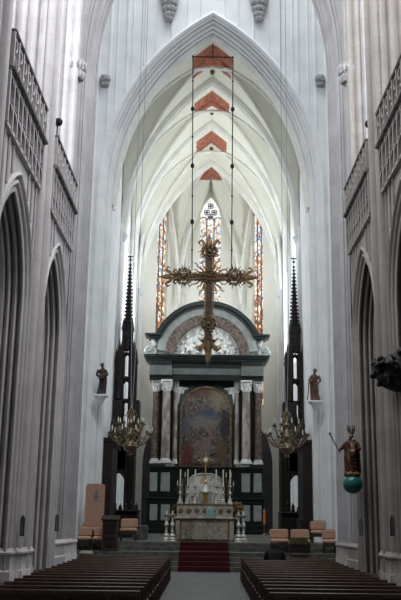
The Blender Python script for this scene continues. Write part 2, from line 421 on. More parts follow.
    for bi, (ya, yb) in enumerate(BAYS):
        y0, y1 = ya+HP+.03, min(yb, 24.65)-HP-.03
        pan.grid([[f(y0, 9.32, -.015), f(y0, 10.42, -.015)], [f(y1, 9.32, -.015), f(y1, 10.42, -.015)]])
        k = 9; dx = (y1-y0)/k
        for i in range(k+1):
            w.box((side*(WX-.06), y0+i*dx, 9.87), (.12, .08, 1.10))
        for zc in (9.32, 9.86):
            w.box((side*(WX-.05), (y0+y1)/2, zc), (.10, y1-y0, .08))
        for i in range(k):
            for zt in (9.80, 10.36):
                c = y0+(i+.5)*dx
                for sg in (-1, 1):
                    w.poly([f(c+sg*dx*.5, zt-.26, -.10), f(c+sg*dx*.5, zt+.08, -.10), f(c, zt+.08, -.10), f(c, zt, -.10), f(c+sg*dx*.3, zt-.10, -.10)])
        # vertical shafts down the spandrels
        for i in (0, 1, 2, 6, 7, 8):
            yy = y0+(i+.5)*dx
            yc = 22.2 if yb > 24 else (ya+yb)/2; half = 1.78 if yb > 24 else (yb-ya)/2-HP
            za = arch_z(yy-yc, half+.06, SPR, a_for(half, 2.6))+.02
            w.tube([(side*(WX-.02), yy, 9.32), (side*(WX-.02), yy, min(za, 9.3))], .035, 5)
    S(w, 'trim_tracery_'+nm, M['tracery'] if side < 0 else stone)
    S(pan, 'trim_panel_'+nm, M['panel'])  # flat dark sheet, shade of the slots painted by its colour
    # clerestory glazing
    w = MB()
    for (ya, yb) in BAYS:
        ca, cb = ya+HP, min(yb, 24.4)-HP*.9
        opening_fill(w, f, (ca+cb)/2, .95, TRI+.9, 20, 2.0, 1.3)
        w.grid([[f((ca+cb)/2-.95, TRI, 1.12), f((ca+cb)/2-.95, TRI+.9, 1.3)], [f((ca+cb)/2+.95, TRI, 1.12), f((ca+cb)/2+.95, TRI+.9, 1.3)]])
    S(w, 'window_'+('1' if side < 0 else '2'), M['clearN'])
mb = MB(); mb.grid([[(-9, -8, 0), (-9, -8, 26)], [(9, -8, 0), (9, -8, 26)]]); S(mb, 'wall_back', M['nave'])

# balustrades in front of the clerestory: one per bay
bal_words = {('left', 0): 'left stone gallery balustrade in the bay nearest the camera, mostly out of frame',
             ('left', 1): 'left grey stone tracery balustrade above the nearer full arch',
             ('left', 2): 'left grey stone tracery balustrade above the farther arch, next to the crossing pier',
             ('right', 0): 'right stone gallery balustrade in the bay nearest the camera, mostly out of frame',
             ('right', 1): 'right brownish stone tracery balustrade at the picture edge above the nearer arch',
             ('right', 2): 'right stone tracery balustrade above the arch by the crossing pier'}
for side, nm in ((-1, 'left'), (1, 'right')):
    for bi, (ya, yb) in enumerate(BAYS):
        if bi == 0: continue
        y0, y1 = ya+HP+.02, min(yb, 24.65)-HP-.02
        t = thing('stone_balustrade', bal_words[(nm, bi)], 'balustrade', (side*(WX-.10), (y0+y1)/2, 10.42), 0, 'gallery balustrades')
        L = y1-y0
        MB().box((0, 0, .90), (.13, L, .08), bev=.02).build('top_rail', M['rail'], t)
        MB().box((0, 0, .05), (.20, L, .10), bev=.02).build('bottom_rail', M['rail'], t)
        tr = MB(); k = 8; dx = L/k
        for i in range(k+1): tr.box((0, -L/2+min(max(i*dx, .03), L-.03), .48), (.09, .07, .76))
        for i in range(k):
            c = -L/2+(i+.5)*dx
            tr.torus(None, dx*.30, .03, lambda u, v, w, c=c: (w, c+u, .66+v), 12, 5)
            tr.tube([(0, c-dx*.5, .12), (0, c, .40), (0, c+dx*.5, .12)], .025, 5)
        tr.build('tracery', M['tracery'] if side < 0 else M['naveR_shade'], t)

# transverse arch at the entry to the crossing
def fx(Y0): return lambda s, z, v: (s, Y0+v, z)
w = MB()
prof = [(-.9, .1), (-.6, .2)] + [(-v, s-24.4) for s, v in CROSSP] + [(-.1, 2.95), (-.7, 3.0)]
CH = 4.1
rows = []
for off, v in prof:
    p = arch_path(CH-off, 16.6, 6.5, 16.6, 18)[1:-1]
    rows.append([(s, 24.4+v, z) for s, z in p])
w.grid(rows)
p = arch_path(CH+.7, 16.6, 6.5, 16.6, 18)[1:-1]
w.grid([[(s, 24.55, z) for s, z in p], [(s, 24.55, 30) for s, z in p]])
w.grid([[(s, 27.5, z) for s, z in p], [(s, 27.5, 30) for s, z in p]])
S(w, 'trim_1', M['navec'])
def leafcap(mbx, c, r, h, seed=1, n=14):
    rnd = random.Random(seed)
    for k in range(n):
        a = 2*PI*k/n
        for lv in range(2):
            mbx.ell((c[0]+math.cos(a+lv*.2)*r*(.72+.25*lv), c[1]+math.sin(a+lv*.2)*r*(.72+.25*lv), c[2]-h/4+lv*h/2), (r*.26, r*.26, h*.3), 6, 4)
    mbx.lathe([(r*.6, -h/2), (r*.8, 0), (r*1.05, h/2), (r*1.05, h*.62), (r*.7, h*.7)], c, 12)
cap = MB()
for sx in (-1, 1):
    leafcap(cap, (sx*4.14, 24.0, 15.1), .24, .55, 3)
S(cap, 'trim_2', M['carved'])

# ------------------------------------------------------------------ crossing east arch and the wall above it
EY, ESP, EA = 35.0, 15.58, 5.16
f = fx(EY)
w = MB()
panel(w, f, -9, 9, 0, 4.76, .5, ESP, EA, 29, 0, 18)
prof = rolls((0, 0), (.42, .75), 4, -.10, 6, 1.6, .68) + [(.42, .95), (.2, 1.3)]
sweep(w, f, 0, prof, 4.76, ESP, EA, .5, 18)
# hood moulding
sweep(w, f, 0, [(-.16, 0), (-.17, -.10), (-.06, -.16), (0.03, -.10), (0.03, 0)], 4.76, ESP, EA, .5, 18)
S(w, 'wall_crossing_east', M['white'])
w = MB()
for sx in (-1, 1):
    for i, x in enumerate((5.15, 5.42, 5.72, 6.05, 6.4, 6.8)):
        w.tube([(sx*x, EY-.02, .5), (sx*x, EY-.02, 29)], .13 if i % 2 == 0 else .09, 8)
def arch_z(x, half, zs, a):
    x = abs(x)
    return zs+math.sqrt(max(0, (half+a)**2-(x+a)**2)) if x < half else zs
for x in (.55, 1.15, 1.85, 2.55, 3.05, 3.6, 3.85, 4.3, 4.62):
    for sx in (-1, 1):
        z0 = arch_z(x, 4.92, ESP, EA)+.05
        w.tube([(sx*x, EY, z0), (sx*x, EY, 29)], .07 if x in (1.85, 3.05, 3.85, 4.62) else .045, 6)
S(w, 'trim_3', M['white'])
w = MB()
for sx in (-1, 1):
    c = at(105 if sx < 0 else 320, 82, EY-.1)
    leafcap(w, (c.x, EY-.08, c.z), .20, .45, 5)
S(w, 'trim_4', M['carved'])
w = MB()
for sx in (-1, 1):
    c = at(169 if sx < 0 else 259, 18, EY-.2); X = c.x; z = c.z
    for k, (dz, r) in enumerate(((0, .10), (.22, .17), (.5, .26), (.8, .34), (1.15, .42), (1.5, .46))):
        n = 5+k
        for q in range(n):
            a = 2*PI*q/n+k*.5
            w.ell((X+math.cos(a)*r*.8, EY-.15+math.sin(a)*r*.5, z+dz), (.14, .12, .17), 6, 5)
    w.lathe([(.02, -.1), (.14, .1), (.3, .7), (.42, 1.3), (.5, 1.7), (.5, 1.85)], (X, EY-.15, z), 10, sy=.6)
S(w, 'trim_5', M['carved'])

# ------------------------------------------------------------------ choir
RIBY = [35.95, 40.3, 45.3, 51.0]
VH, VSP = 4.36, 15.2
VRIDGE = 23.75
VA = a_for(VH, VRIDGE-VSP)
CW = 4.4
def gx(x):
    x = min(abs(x), VH)
    return VSP+math.sqrt(max(0, (VH+VA)**2-(x+VA)**2))
def gy(d, half, rise=6.6):
    a = a_for(half, rise); d = min(abs(d), half)
    return VSP+math.sqrt(max(0, (half+a)**2-(d+a)**2))
def glat(d, half): return VSP+(gx(VH*min(1, abs(d)/half))-VSP)*.94
v = MB()
for b in range(3):
    ya, yb = RIBY[b], RIBY[b+1]; half = (yb-ya)/2; ym = (ya+yb)/2
    ny, nx = 28, 56
    rows = []
    for i in range(ny+1):
        y = ya+(yb-ya)*i/ny
        rows.append([(x, y, max(gx(x), glat(y-ym, half))) for x in [(-VH+2*VH*j/nx) for j in range(nx+1)]])
    v.grid(rows)
# apse
KEY = Vector((0, 51.2, VRIDGE))
AP = [(-CW, 51.0), (-2.05, 54.8), (2.05, 54.8), (CW, 51.0)]
def apse_rib(t):   # t 0 at the corner, 1 at the key
    return VSP+(VRIDGE-VSP)*math.sqrt(max(0, 1-(1-t)**2.6))
for i in range(3):
    p, q = Vector(AP[i]), Vector(AP[i+1]); half = (q-p).length/2
    rows = []
    for it in range(25):
        t = it/24; row = []
        for js in range(25):
            s = js/24; pt = p.lerp(q, s)
            h = gy((s-.5)*2*half, half, 8.3)
            pos = pt.lerp(Vector((KEY.x, KEY.y)), t)
            z = max(apse_rib(t), h)
            row.append((pos.x, pos.y, min(z, VRIDGE+.1)))
        rows.append(row)
    v.grid(rows)
fields = [(36.9, 38.9, .95), (41.6, 43.3, .93), (46.5, 48.2, .90), (51.6, 52.8, .82)]
S(v, 'ceiling', vault_mat(fields), ang=60)
# ribs
r = MB()
def xribpts(y):
    return [(-VH*math.cos(PI*0)+0, y, VSP)]
for y in RIBY:
    pts = []
    for i in range(41):
        x = -VH+2*VH*i/40
        pts.append((x, y, gx(x)-.06))
    r.tube(pts, .24 if y != RIBY[0] else .16, 8)
    r.tube([(p[0]*.98, p[1], p[2]-.22) for p in pts], .09, 6)
for b in range(3):
    ya, yb = RIBY[b], RIBY[b+1]; half = (yb-ya)/2; ym = (ya+yb)/2
    for sx in (-1, 1):
        for sy in (-1, 1):
            pts = []
            for i in range(25):
                d = half*(1-i/24); z = glat(d, half)
                # x with gx(x)=z
                lo, hi = 0.0, VH
                for _ in range(30):
                    mid = (lo+hi)/2
                    if gx(mid) > z: lo = mid
                    else: hi = mid
                if i == 24: lo = 0
                pts.append((sx*lo, ym+sy*d, z-.05))
            r.tube(pts, .075, 6)
for i in range(4):
    p = Vector(AP[i]); pts = []
    for it in range(25):
        t = it/24; pos = p.lerp(Vector((KEY.x, KEY.y)), t); pts.append((pos.x, pos.y, apse_rib(t)-.06))
    r.tube(pts, .12, 6)
for i in range(3):      # wall ribs framing the apse windows
    p, q = Vector(AP[i]), Vector(AP[i+1]); half = (q-p).length/2; pts = []
    for js in range(31):
        s = js/30; pt = p.lerp(q, s)*.985; pts.append((pt.x, pt.y, gy((s-.5)*2*half, half, 8.3)-.05))
    r.tube(pts, .12, 6)
S(r, 'trim_6', M['rib'])
# keystones
k = MB()
for y in (39.4, 43.9, 48.8, 51.2):
    k.lathe([(.03, -.22), (.09, -.18), (.12, -.08), (.12, 0)], (0, y, VRIDGE-.05), 10)
S(k, 'trim_7', M['oldgold'])
# choir side walls with arcade below and tall windows above
wn = 3
for side, nm in ((-1, 'left'), (1, 'right')):
    f = lambda s, z, v, side=side: (side*(CW+v), s, z)
    w = MB(); g = MB(); t3 = MB()
    for b in range(3):
        ya, yb = RIBY[b], RIBY[b+1]; yc = (ya+yb)/2; half = (yb-ya)/2
        w.grid([[f(ya, .5, 0), f(ya, 8.6, 0)], [f(yb, .5, 0), f(yb, 8.6, 0)]])
        if b == 0:
            w.grid([[f(ya, 8.6, 0), f(ya, 23.9, 0)], [f(yb, 8.6, 0), f(yb, 23.9, 0)]]); continue
        panel(w, f, ya, yb, yc, half*.66, 8.6, 16.5, a_for(half*.66, 3.4), 23.9)
        sweep(w, f, yc, rolls((0, 0), (.22, .5), 2, -.06), half*.66, 16.5, a_for(half*.66, 3.4), 8.6)
        opening_fill(g, f, yc, half*.66, 9.6, 16.5, a_for(half*.66, 3.4), .5)
        for m in (-.33, .33):
            t3.box((side*(CW+.42), yc+m*half*.66, 13.2), (.10, .08, 9.0))
        t3.box((side*(CW+.3), yc, 9.1), (.5, half*1.3, 1.0))
    S(w, 'wall_choir_'+nm, M['white'])
    S(g, 'window_%d' % wn, M['clear']); wn += 1
    for y in RIBY[1:]:
        for dy, rr in ((-.28, .10), (-.10, .14), (.12, .14), (.3, .10)):
            t3.tube([(side*(CW-.02), y+dy, .5), (side*(CW-.02), y+dy, VSP+.5)], rr, 8)
        t3.lathe([(.2, -.2), (.28, 0), (.34, .12), (.2, .2)], (side*(CW-.05), y, VSP-.1), 10)
    S(t3, 'trim_%d' % (8 if side < 0 else 9), M['white'])
    w = MB()
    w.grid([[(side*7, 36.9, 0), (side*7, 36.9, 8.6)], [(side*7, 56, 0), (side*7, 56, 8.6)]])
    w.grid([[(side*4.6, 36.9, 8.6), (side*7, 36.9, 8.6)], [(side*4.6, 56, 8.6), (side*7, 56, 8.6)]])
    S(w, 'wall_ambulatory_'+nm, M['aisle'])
# apse walls
ap = MB(); gl = {}; tr = MB(); sh = MB()
WH, WZS = .74, 21.2
for i in range(3):
    p, q = Vector(AP[i]), Vector(AP[i+1]); d = (q-p); L = d.length; d.normalize(); nrm = Vector((-d.y, d.x))
    f = lambda s, z, v, p=p, d=d, nrm=nrm: (p.x+d.x*s+nrm.x*v, p.y+d.y*s+nrm.y*v, z)
    hw = WH if i == 1 else .64; sc = (L*.58, L/2, L*.42)[i]
    a = a_for(hw, 1.65 if i == 1 else 1.5)
    panel(ap, f, 0, L, sc, hw, 8.5, WZS, a, 23.9)
    panel(ap, f, 0, L, L/2, 1.2, .5, 4.8, a_for(1.2, 2.2), 8.5)
    sweep(ap, f, sc, rolls((0, 0), (.0, .35), 2, -.05), hw, WZS, a, 8.5)
    g = MB(); opening_fill(g, f, sc, hw, 8.5, WZS, a, .25)
    S(g, 'window_%d' % (5+i), M['glassC'] if i == 1 else M['glassS'])
    m = MB()
    nm_ = 2
    for k in range(1, nm_+1):
        s = sc-hw+2*hw*k/(nm_+1)
        m.tube([f(s, 8.5, .18), f(s, WZS+.1, .18)], .045, 5)
    for zz in range(9, 20): m.tube([f(sc-hw, zz+.3, .18), f(sc+hw, zz+.3, .18)], 0.018, 4)
    rr = hw/3
    for zz in (WZS-.05, ):
        for k in range(3):
            m.torus(None, rr*.95, .04, lambda u, vv, w_, k=k, zz=zz, f=f, L=sc, hw=hw, rr=rr: f(L-hw+rr*(2*k+1)+u, zz+vv, .18+w_), 12, 5, 0, PI)
    for (ds, dz) in ((-rr, .55), (rr, .55), (0, 1.0), (0, .25)):
        for a4 in range(4):
            m.torus(None, rr*.40, .032, lambda u, vv, w_, ds=ds, dz=dz, a4=a4, f=f, L=sc, rr=rr: f(L+ds+rr*.42*math.cos(a4*PI/2+PI/4)+u, WZS+dz+rr*.42*math.sin(a4*PI/2+PI/4)+vv, .18+w_), 10, 4)
    S(m, 'window_%d' % (8+i), M['panel'])
    for s in (0.28, L-.28):
        for ds, r0 in ((-.16, .10), (.0, .15), (.17, .10)):
            sh.tube([f(s+ds, .5, -.03), f(s+ds, 20 if ds else VSP+1, -.03)], r0, 8)
        sh.lathe([(.14, -.3), (.2, -.1), (.28, .1), (.3, .2), (.15, .25)], f(s, VSP+1.0, -.05), 10)
S(ap, 'wall_apse', M['cream'], smooth=False); S(sh, 'trim_10', M['rib'])
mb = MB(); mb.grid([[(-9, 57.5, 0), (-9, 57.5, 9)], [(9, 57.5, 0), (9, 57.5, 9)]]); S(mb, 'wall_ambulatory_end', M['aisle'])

# steps up to the choir, and the choir floor
st = MB()
prof = [(31.0, 0), (31.0, .15), (31.35, .15), (31.35, .30), (31.7, .30), (31.7, .45), (32.05, .45), (32.05, .60), (33.0, .60), (33.0, .75), (33.25, .75), (33.25, .90), (58, .90)]
st.grid([[(-9, y, z) for y, z in prof], [(9, y, z) for y, z in prof]])
S(st, 'floor_choir', M['step'], smooth=False)

# red runner laid on the steps
c = MB(); e = .012
up = [(30.75, e), (31.0-e, e), (31.0-e, .15+e), (31.35-e, .15+e), (31.35-e, .30+e), (31.7-e, .30+e), (31.7-e, .45+e), (32.05-e, .45+e), (32.05-e, .60+e), (33.0-e, .60+e), (33.0-e, .75+e), (33.25-e, .75+e), (33.25-e, .90+e), (34.0, .90+e)]
c.grid([[(-.98, y, z) for y, z in up], [(.82, y, z) for y, z in up]])
tag(c.build('red_carpet', M['carpet'], smooth=False), 'dark red carpet runner laid down the altar steps', 'carpet')

# ------------------------------------------------------------------ PEWS (rows of joined dark wooden seats)
def make_bench(L, name='pew', label='', group=None):
    t = thing(name, label, 'pew', (0, 0, 0), 0, group)
    MB().box((0, .20, .39), (L, .36, .04), bev=.012).build('seat', M['seat'], t)
    MB().box((0, -.02, .66), (L, .035, .08), bev=.012).build('top_rail', M['seat'], t)
    MB().box((0, -.01, .50), (L, .025, .05), bev=.01).build('lower_rail', M['wood'], t)
    sl = MB(); n = int(L/.13)
    for i in range(n+1): sl.box((-L/2+.03+(L-.06)*i/n, -.012, .53), (.035, .018, .26))
    sl.build('back_slats', M['wood'], t)
    MB().box((0, .34, .16), (L-.1, .03, .035)).build('stretcher', M['wood'], t)
    k = 6
    for i in range(k):
        x = -L/2+.03+(L-.06)*i/(k-1)
        MB().box((x, -.02, .31), (.04, .04, .62)).build('leg', M['wood'], t)
        MB().box((x, .34, .185), (.04, .04, .37)).build('leg', M['wood'], t)
    return t
ORD = ['first', 'second', 'third', 'fourth', 'fifth', 'sixth', 'seventh', 'eighth', 'ninth', 'tenth', 'eleventh', 'twelfth', 'thirteenth', 'fourteenth', 'fifteenth', 'sixteenth', 'seventeenth']
proto = None
NROW = 16
for side, nm, x0, x1 in ((-1, 'left', -3.62, -1.06), (1, 'right', 1.0, 3.62)):
    for i in range(NROW):
        Y = 26.7-i*.80
        if i == 0: lab = 'dark wooden slatted pew %s of the aisle, front row right before the altar steps' % nm
        elif i == NROW-1: lab = 'dark wooden slatted pew %s of the aisle, back row nearest the camera' % nm
        else: lab = 'dark wooden slatted pew %s of the aisle, %s row counted from the altar steps' % (nm, ORD[i])
        if proto is None:
            proto = make_bench(2.58, 'pew', lab, 'pews in two blocks'); o = proto
        else: o = dup(proto, (0, 0, 0), None, lab, 'pews in two blocks')
        o.location = ((x0+x1)/2, Y, 0)

# small dark stools standing by the pier bases
def make_stool(label, loc, rz=0):
    t = thing('bench_stool', label, 'stool', loc, rz, 'small benches by the piers')
    MB().box((0, 0, .52), (.34, .9, .06), bev=.015).build('seat', M['wood'], t)
    MB().box((0, 0, .44), (.28, .8, .05)).build('apron', M['wood'], t)
    for sx in (-1, 1):
        for sy in (-1, 0, 1): MB().box((sx*.13, sy*.38, .245), (.05, .05, .49)).build('leg', M['wood'], t)
    return t
st1 = make_stool('dark wooden bench by the left pier base at the picture edge', (-4.0, 17.6, 0))
dup(st1, (-4.02, 21.9, 0), 0, 'dark wooden bench between the two left pier bases')
dup(st1, (4.02, 21.8, 0), 0, 'dark wooden bench between the two right pier bases')

# ------------------------------------------------------------------ furniture on the steps
Z1, Z2 = .60, .90
def px2(x, Y, z):       # metres across at a given depth
    d = Vector((0, math.cos(TILT), math.sin(TILT)))
    zc = Y*math.cos(TILT)+(z-CAM_H)*math.sin(TILT)
    v = ((z-CAM_H)*math.cos(TILT)-Y*math.sin(TILT))/zc
    return ((x-CX)/FOC-v*ROLL)*zc
# bishop's tall seat
t = thing('episcopal_throne', 'tall beige upholstered throne with a small coat of arms by the left white pier', 'throne', (px2(94, 33.8, 2), 33.8, Z2))
b = MB()
w2, H = .36, 2.12
ol = [(-w2, 0), (-w2, H-.10), (-w2+.03, H-.03), (-w2+.10, H), (w2-.10, H), (w2-.03, H-.03), (w2, H-.10), (w2, 0)]
b.prism(ol, lambda u, v, w: (u, w, v), .1, .26)
back = b.build('backrest', M['beige'], t, ang=20)
MB().box((0, -.14, .42), (.62, .5, .14), bev=.04).build('seat', M['beige'], t)
for sx in (-1, 1): MB().box((sx*.33, -.12, .36), (.08, .5, .62), bev=.02).build('armrest', M['beige'], t)
MB().box((0, -.12, .17), (.6, .46, .34)).build('base', M['wood'], t)
sh = MB(); sh.prism([(-.10, .14), (.10, .14), (.10, -.02), (.06, -.10), (0, -.15), (-.06, -.10), (-.10, -.02)], lambda u, v, w: (u+.05, w, v+1.62), .07, .1)
e = sh.build('coat_of_arms', M['pmarble'], t, label='small grey green coat of arms')
cr = MB(); cr.tube([(.05, .06, 1.50), (.05, .06, 1.74)], .012, 5); cr.tube([(-.02, .06, 1.66), (.12, .06, 1.66)], .012, 5); cr.lathe([(.07, -.02), (.05, .03), (.02, .07)], (.05, .085, 1.79), 8, sy=.3)
cr.build('shield_cross', M['oldgold'], e)

def armchair(label, loc, rz=0, mt='beige', w=.66, arms=True):
    t = thing('upholstered_armchair', label, 'armchair', loc, rz, 'low upholstered seats on the altar steps')
    MB().box((0, .22, .66), (w, .13, .36), bev=.05, rx=-.12).build('backrest', M[mt], t)
    MB().box((0, -.05, .42), (w*.96, .52, .15), bev=.05).build('seat', M[mt], t)
    MB().box((0, -.03, .30), (w*.92, .5, .10)).build('seat_frame', M['wood'], t)
    for sx in (-1, 1):
        for sy in (-1, 1): MB().tube([(sx*w*.42, -.03+sy*.21, 0), (sx*w*.42, -.03+sy*.20, .27)], [.02, .028], 6).build('leg', M['wood'], t)
    return t
c1 = armchair('low beige armchair behind the dark lectern on the left', (px2(126, 32.9, 1), 33.4, Z2), 0)
c1.location.z = .90; c1.location.y = 33.9
armchair('low beige seat at the foot of the tall throne, furthest left', (px2(85.3, 33.1, 1), 32.80, Z1), 0, w=.52)
armchair('low beige seat beside the tall throne, close to the lectern', (px2(97.8, 33.1, 1), 32.80, Z1), 0, w=.28)
armchair('beige armchair right of the altar, closest to it, behind the seated person', (px2(278.5, 33, 1), 32.6, Z1), 0, w=.70)
armchair('beige armchair right of the altar, behind the olive draped kneeler', (px2(299.5, 33, 1), 32.6, Z1), 0, w=.70)
armchair('beige armchair by the right white pier, its back set lower than its neighbours', (px2(320, 33.6, 1), 33.9, Z2-0.0), 0, w=.62)
armchair('small beige seat at the foot of the right white pier, furthest right', (px2(329, 32.6, 1), 32.45, Z1), 0, w=.5)

# lectern on the left
t = thing('lectern', 'dark wooden box lectern left of the red carpet', 'lectern', (px2(110, 32.4, 1), 32.4, Z1))
MB().box((0, 0, .58), (.56, .40, 1.05), bev=.015).build('body', M['wood'], t)
MB().box((0, 0, .03), (.64, .48, .06), bev=.012).build('base', M['wood'], t)
d = MB(); d.box((0, -.02, 1.16), (.66, .50, .05), rx=.28, bev=.012); d.build('sloped_top', M['oak'], t)
MB().box((0, -.23, 1.10), (.62, .03, .05), bev=.01).build('book_rest', M['oak'], t)
pn = MB()
for z in (.33, .80): pn.box((0, -.21, z), (.40, .02, .36), bev=.008)
pn.build('front_panel', M['oak'], t)
mc = MB(); mc.tube([(.15, .1, 1.2), (.16, .06, 1.38), (.14, -.04, 1.46)], .008, 5); mc.ell((.137, -.06, 1.47), (.02, .03, .02), 6, 5); mc.build('microphone', M['iron'], t)

# kneeler draped in olive on the right
t = thing('kneeler', 'dark kneeler with olive cloth over its top, right of the seated person', 'kneeler', (px2(298.5, 31.9, 1), 31.85, .45))
MB().box((0, .12, .36), (.60, .30, .66), bev=.015).build('body', M['oak'], t)
MB().box((0, -.18, .11), (.60, .42, .14), bev=.03).build('knee_board', M['wood'], t)
cl = MB(); rows = []
for i in range(17):
    x = -.33+.66*i/16; wv = .012*math.sin(i*1.9)
    rows.append([(x, -.06+wv, .48+.02*math.sin(i*1.3)), (x, -.055+wv, .60), (x, -.045, .695), (x, -.02, .715), (x, .12, .72), (x, .28, .71), (x, .30, .66)])
cl.grid(rows); cl.build('olive_drape', M['olive'], t)

# pedestal block left of the portico, lower steps
tag(MB().box((px2(140, 36.5, 1.2), 36.6, 1.18), (.62, .6, .56), bev=.03).build('stone_block', M['step']), 'low mottled grey stone block on the choir floor between lectern and altar', 'stone block')

# low light cushioned stool by the left crossing pier
t = thing('cushioned_stool', 'small stool with pale cushion at the foot of the left crossing pier', 'stool', (px2(86.5, 30.3, .5), 30.2, 0))
MB().box((0, 0, .60), (.44, .44, .16), bev=.06).build('cushion', M['cushion'], t)
MB().box((0, 0, .48), (.42, .42, .08)).build('seat_frame', M['wood'], t)
for sx in (-1, 1):
    for sy in (-1, 1): MB().box((sx*.17, sy*.17, .22), (.05, .05, .44)).build('leg', M['wood'], t)

# ------------------------------------------------------------------ the altar at the head of the steps
AX, AY = -.08, 35.0
t = thing('altar_table', 'carved grey and silver altar table at the top of the red carpet', 'altar', (AX, AY, Z2))
zt = zat(519, 34.6)-Z2
fw = 47*34.2/FOC/2
body = MB(); body.box((0, .35, zt/2), (57*34.2/FOC, .9, zt)); body.build('body', M['step'], t)
fr = MB(); fr.box((0, -.12, zt*.5), (fw*2, .04, zt*.88)); fro = fr.build('frontal', M['cmarble'], t, label='silver frontal chased with scrolling foliage')
sc = MB(); rnd = random.Random(4)
nx, ny = 9, 4
for i in range(nx):
    for j in range(ny):
        x = -fw+fw*2*(i+.5)/nx; z = zt*.10+zt*.8*(j+.5)/ny; r0 = fw/nx*.8
        pts = []
        sgn = 1 if (i+j) % 2 else -1
        for q in range(12):
            a = q*.62*sgn+rnd.random()*.1; rr = r0*(1-q/13)
            pts.append((x+rr*math.cos(a), -.15, z+rr*math.sin(a)))
        sc.tube(pts, .014, 5)
        sc.ell((x, -.15, z), (.022, .016, .022), 6, 4)
sc.build('scrollwork', M['silver'], fro)
fm = MB()
fm.box((0, -.14, zt*.07), (fw*2+.06, .06, .05)); fm.box((0, -.14, zt*.93), (fw*2+.06, .06, .05))
for sx in (-1, 1): fm.box((sx*fw, -.14, zt*.5), (.05, .06, zt*.86))
fm.build('frontal_frame', M['oldgold'], fro)
for sx in (-1, 1):
    MB().box((sx*(fw+.12), -.11, zt*.48), (.17, .06, zt*.9), bev=.015).build('side_pilaster', M['cmarble'], t)
MB().box((0, .32, zt+.03), (57*34.2/FOC+.12, 1.06, .07), bev=.015).build('top_slab', M['cmarble'], t)
ALT = Z2+zt+.065

# gradine behind the table top
zg = zat(505, 35.6)
t = thing('gradine', 'gilt and white stepped shelf at the back of the altar table carrying the candlesticks', 'altar shelf', (AX, 35.62, ALT))
gw = 55*35/FOC
g = MB(); g.box((0, 0, (zg-ALT)/2), (gw, .36, zg-ALT)); gb = g.build('shelf_body', M['silver'], t)
MB().box((0, -.01, zg-ALT+.015), (gw+.08, .42, .05), bev=.012).build('shelf_top', M['oldgold'], t)
mo = MB()
for i in range(7):
    x = -gw/2+gw*(i+.5)/7
    for k in range(6):
        a = k*PI/3; mo.ell((x+.07*math.cos(a), -.19, (zg-ALT)*.5+.07*math.sin(a)), (.04, .025, .04), 6, 4)
    mo.ell((x, -.19, (zg-ALT)*.5), (.035, .04, .035), 6, 4)
mo.build('relief', M['oldgold'], gb)
ZG = zg+.04
# the silver retable behind
t = thing('silver_retable', 'pale silver retable panel with curved shoulders behind the six candlesticks', 'retable', (AX, 36.05, Z2))
zr = zat(474, 36)-Z2
hw = 19*35.5/FOC
ol = [(-hw, 0), (-hw, zr*.80), (-hw*.86, zr*.84), (-hw*.80, zr*.93), (-hw*.62, zr*.97), (-hw*.3, zr), (hw*.3, zr), (hw*.62, zr*.97), (hw*.80, zr*.93), (hw*.86, zr*.84), (hw, zr*.80), (hw, 0)]
b = MB(); b.prism(ol, lambda u, v, w: (u, w, v), -.06, .10); b.build('panel', M['wmarble'], t)
b = MB()
for i in range(len(ol)-1): b.tube([(ol[i][0], -.08, ol[i][1]), (ol[i+1][0], -.08, ol[i+1][1])], .03, 6)
b.build('frame', M['silver'], t)
b = MB(); rnd = random.Random(2)
for i in range(16):
    x = rnd.uniform(-hw*.75, hw*.75); z = rnd.uniform(zr*.60, zr*.92); r0 = .12
    b.tube([(x+r0*(1-q/11)*math.cos(q*.6), -.075, z+r0*(1-q/11)*math.sin(q*.6)) for q in range(11)], .016, 5)
b.build('scrollwork', M['silver'], t)

# candlesticks
def candlestick(label, loc, h, hc, group, m='silver', s=1.0, name='candlestick'):
    t = thing(name, label, 'candlestick', loc, 0, group)
    k = h
    MB().lathe([(.12*s, 0), (.125*s, .03*k), (.10*s, .06*k), (.105*s, .10*k), (.075*s, .16*k), (.085*s, .22*k), (.05*s, .30*k)], n=12).build('foot', M[m], t)
    MB().lathe([(.03*s, .28*k), (.045*s, .36*k), (.026*s, .42*k), (.032*s, .50*k), (.06*s, .60*k), (.045*s, .68*k), (.022*s, .74*k), (.03*s, .82*k), (.022*s, .88*k)], n=10).build('stem', M[m], t)
    MB().lathe([(.02*s, .86*k), (.06*s, .93*k), (.085*s, .98*k), (.08*s, k), (.03*s, k)], n=12).build('drip_pan', M[m], t)
    MB().lathe([(.024, k), (.028, k+hc), (.012, k+hc+.01), (.004, k+hc+.03)], n=8).build('candle', M['ivory'], t)
    return t
pxs = (180, 187.5, 195, 216, 223, 230)
words = ['leftmost of the six silver candlesticks on the altar shelf', 'second from left of the six silver candlesticks on the altar shelf', 'silver candlestick on the altar shelf just left of the central tabernacle', 'silver candlestick on the altar shelf just right of the central tabernacle', 'second from right of the six silver candlesticks on the altar shelf', 'rightmost of the six silver candlesticks on the altar shelf']
h1 = zat(486, 35.6)-ZG; hc = zat(467, 35.6)-zat(486, 35.6)
first = None
for x, wd_ in zip(pxs, words):
    loc = (px2(x, 35.6, 2.5), 35.6, ZG)
    if first is None: first = candlestick(wd_, loc, h1, hc*.85, 'altar shelf candlesticks', 'silver', 1.06)
    else: dup(first, loc, 0, wd_)
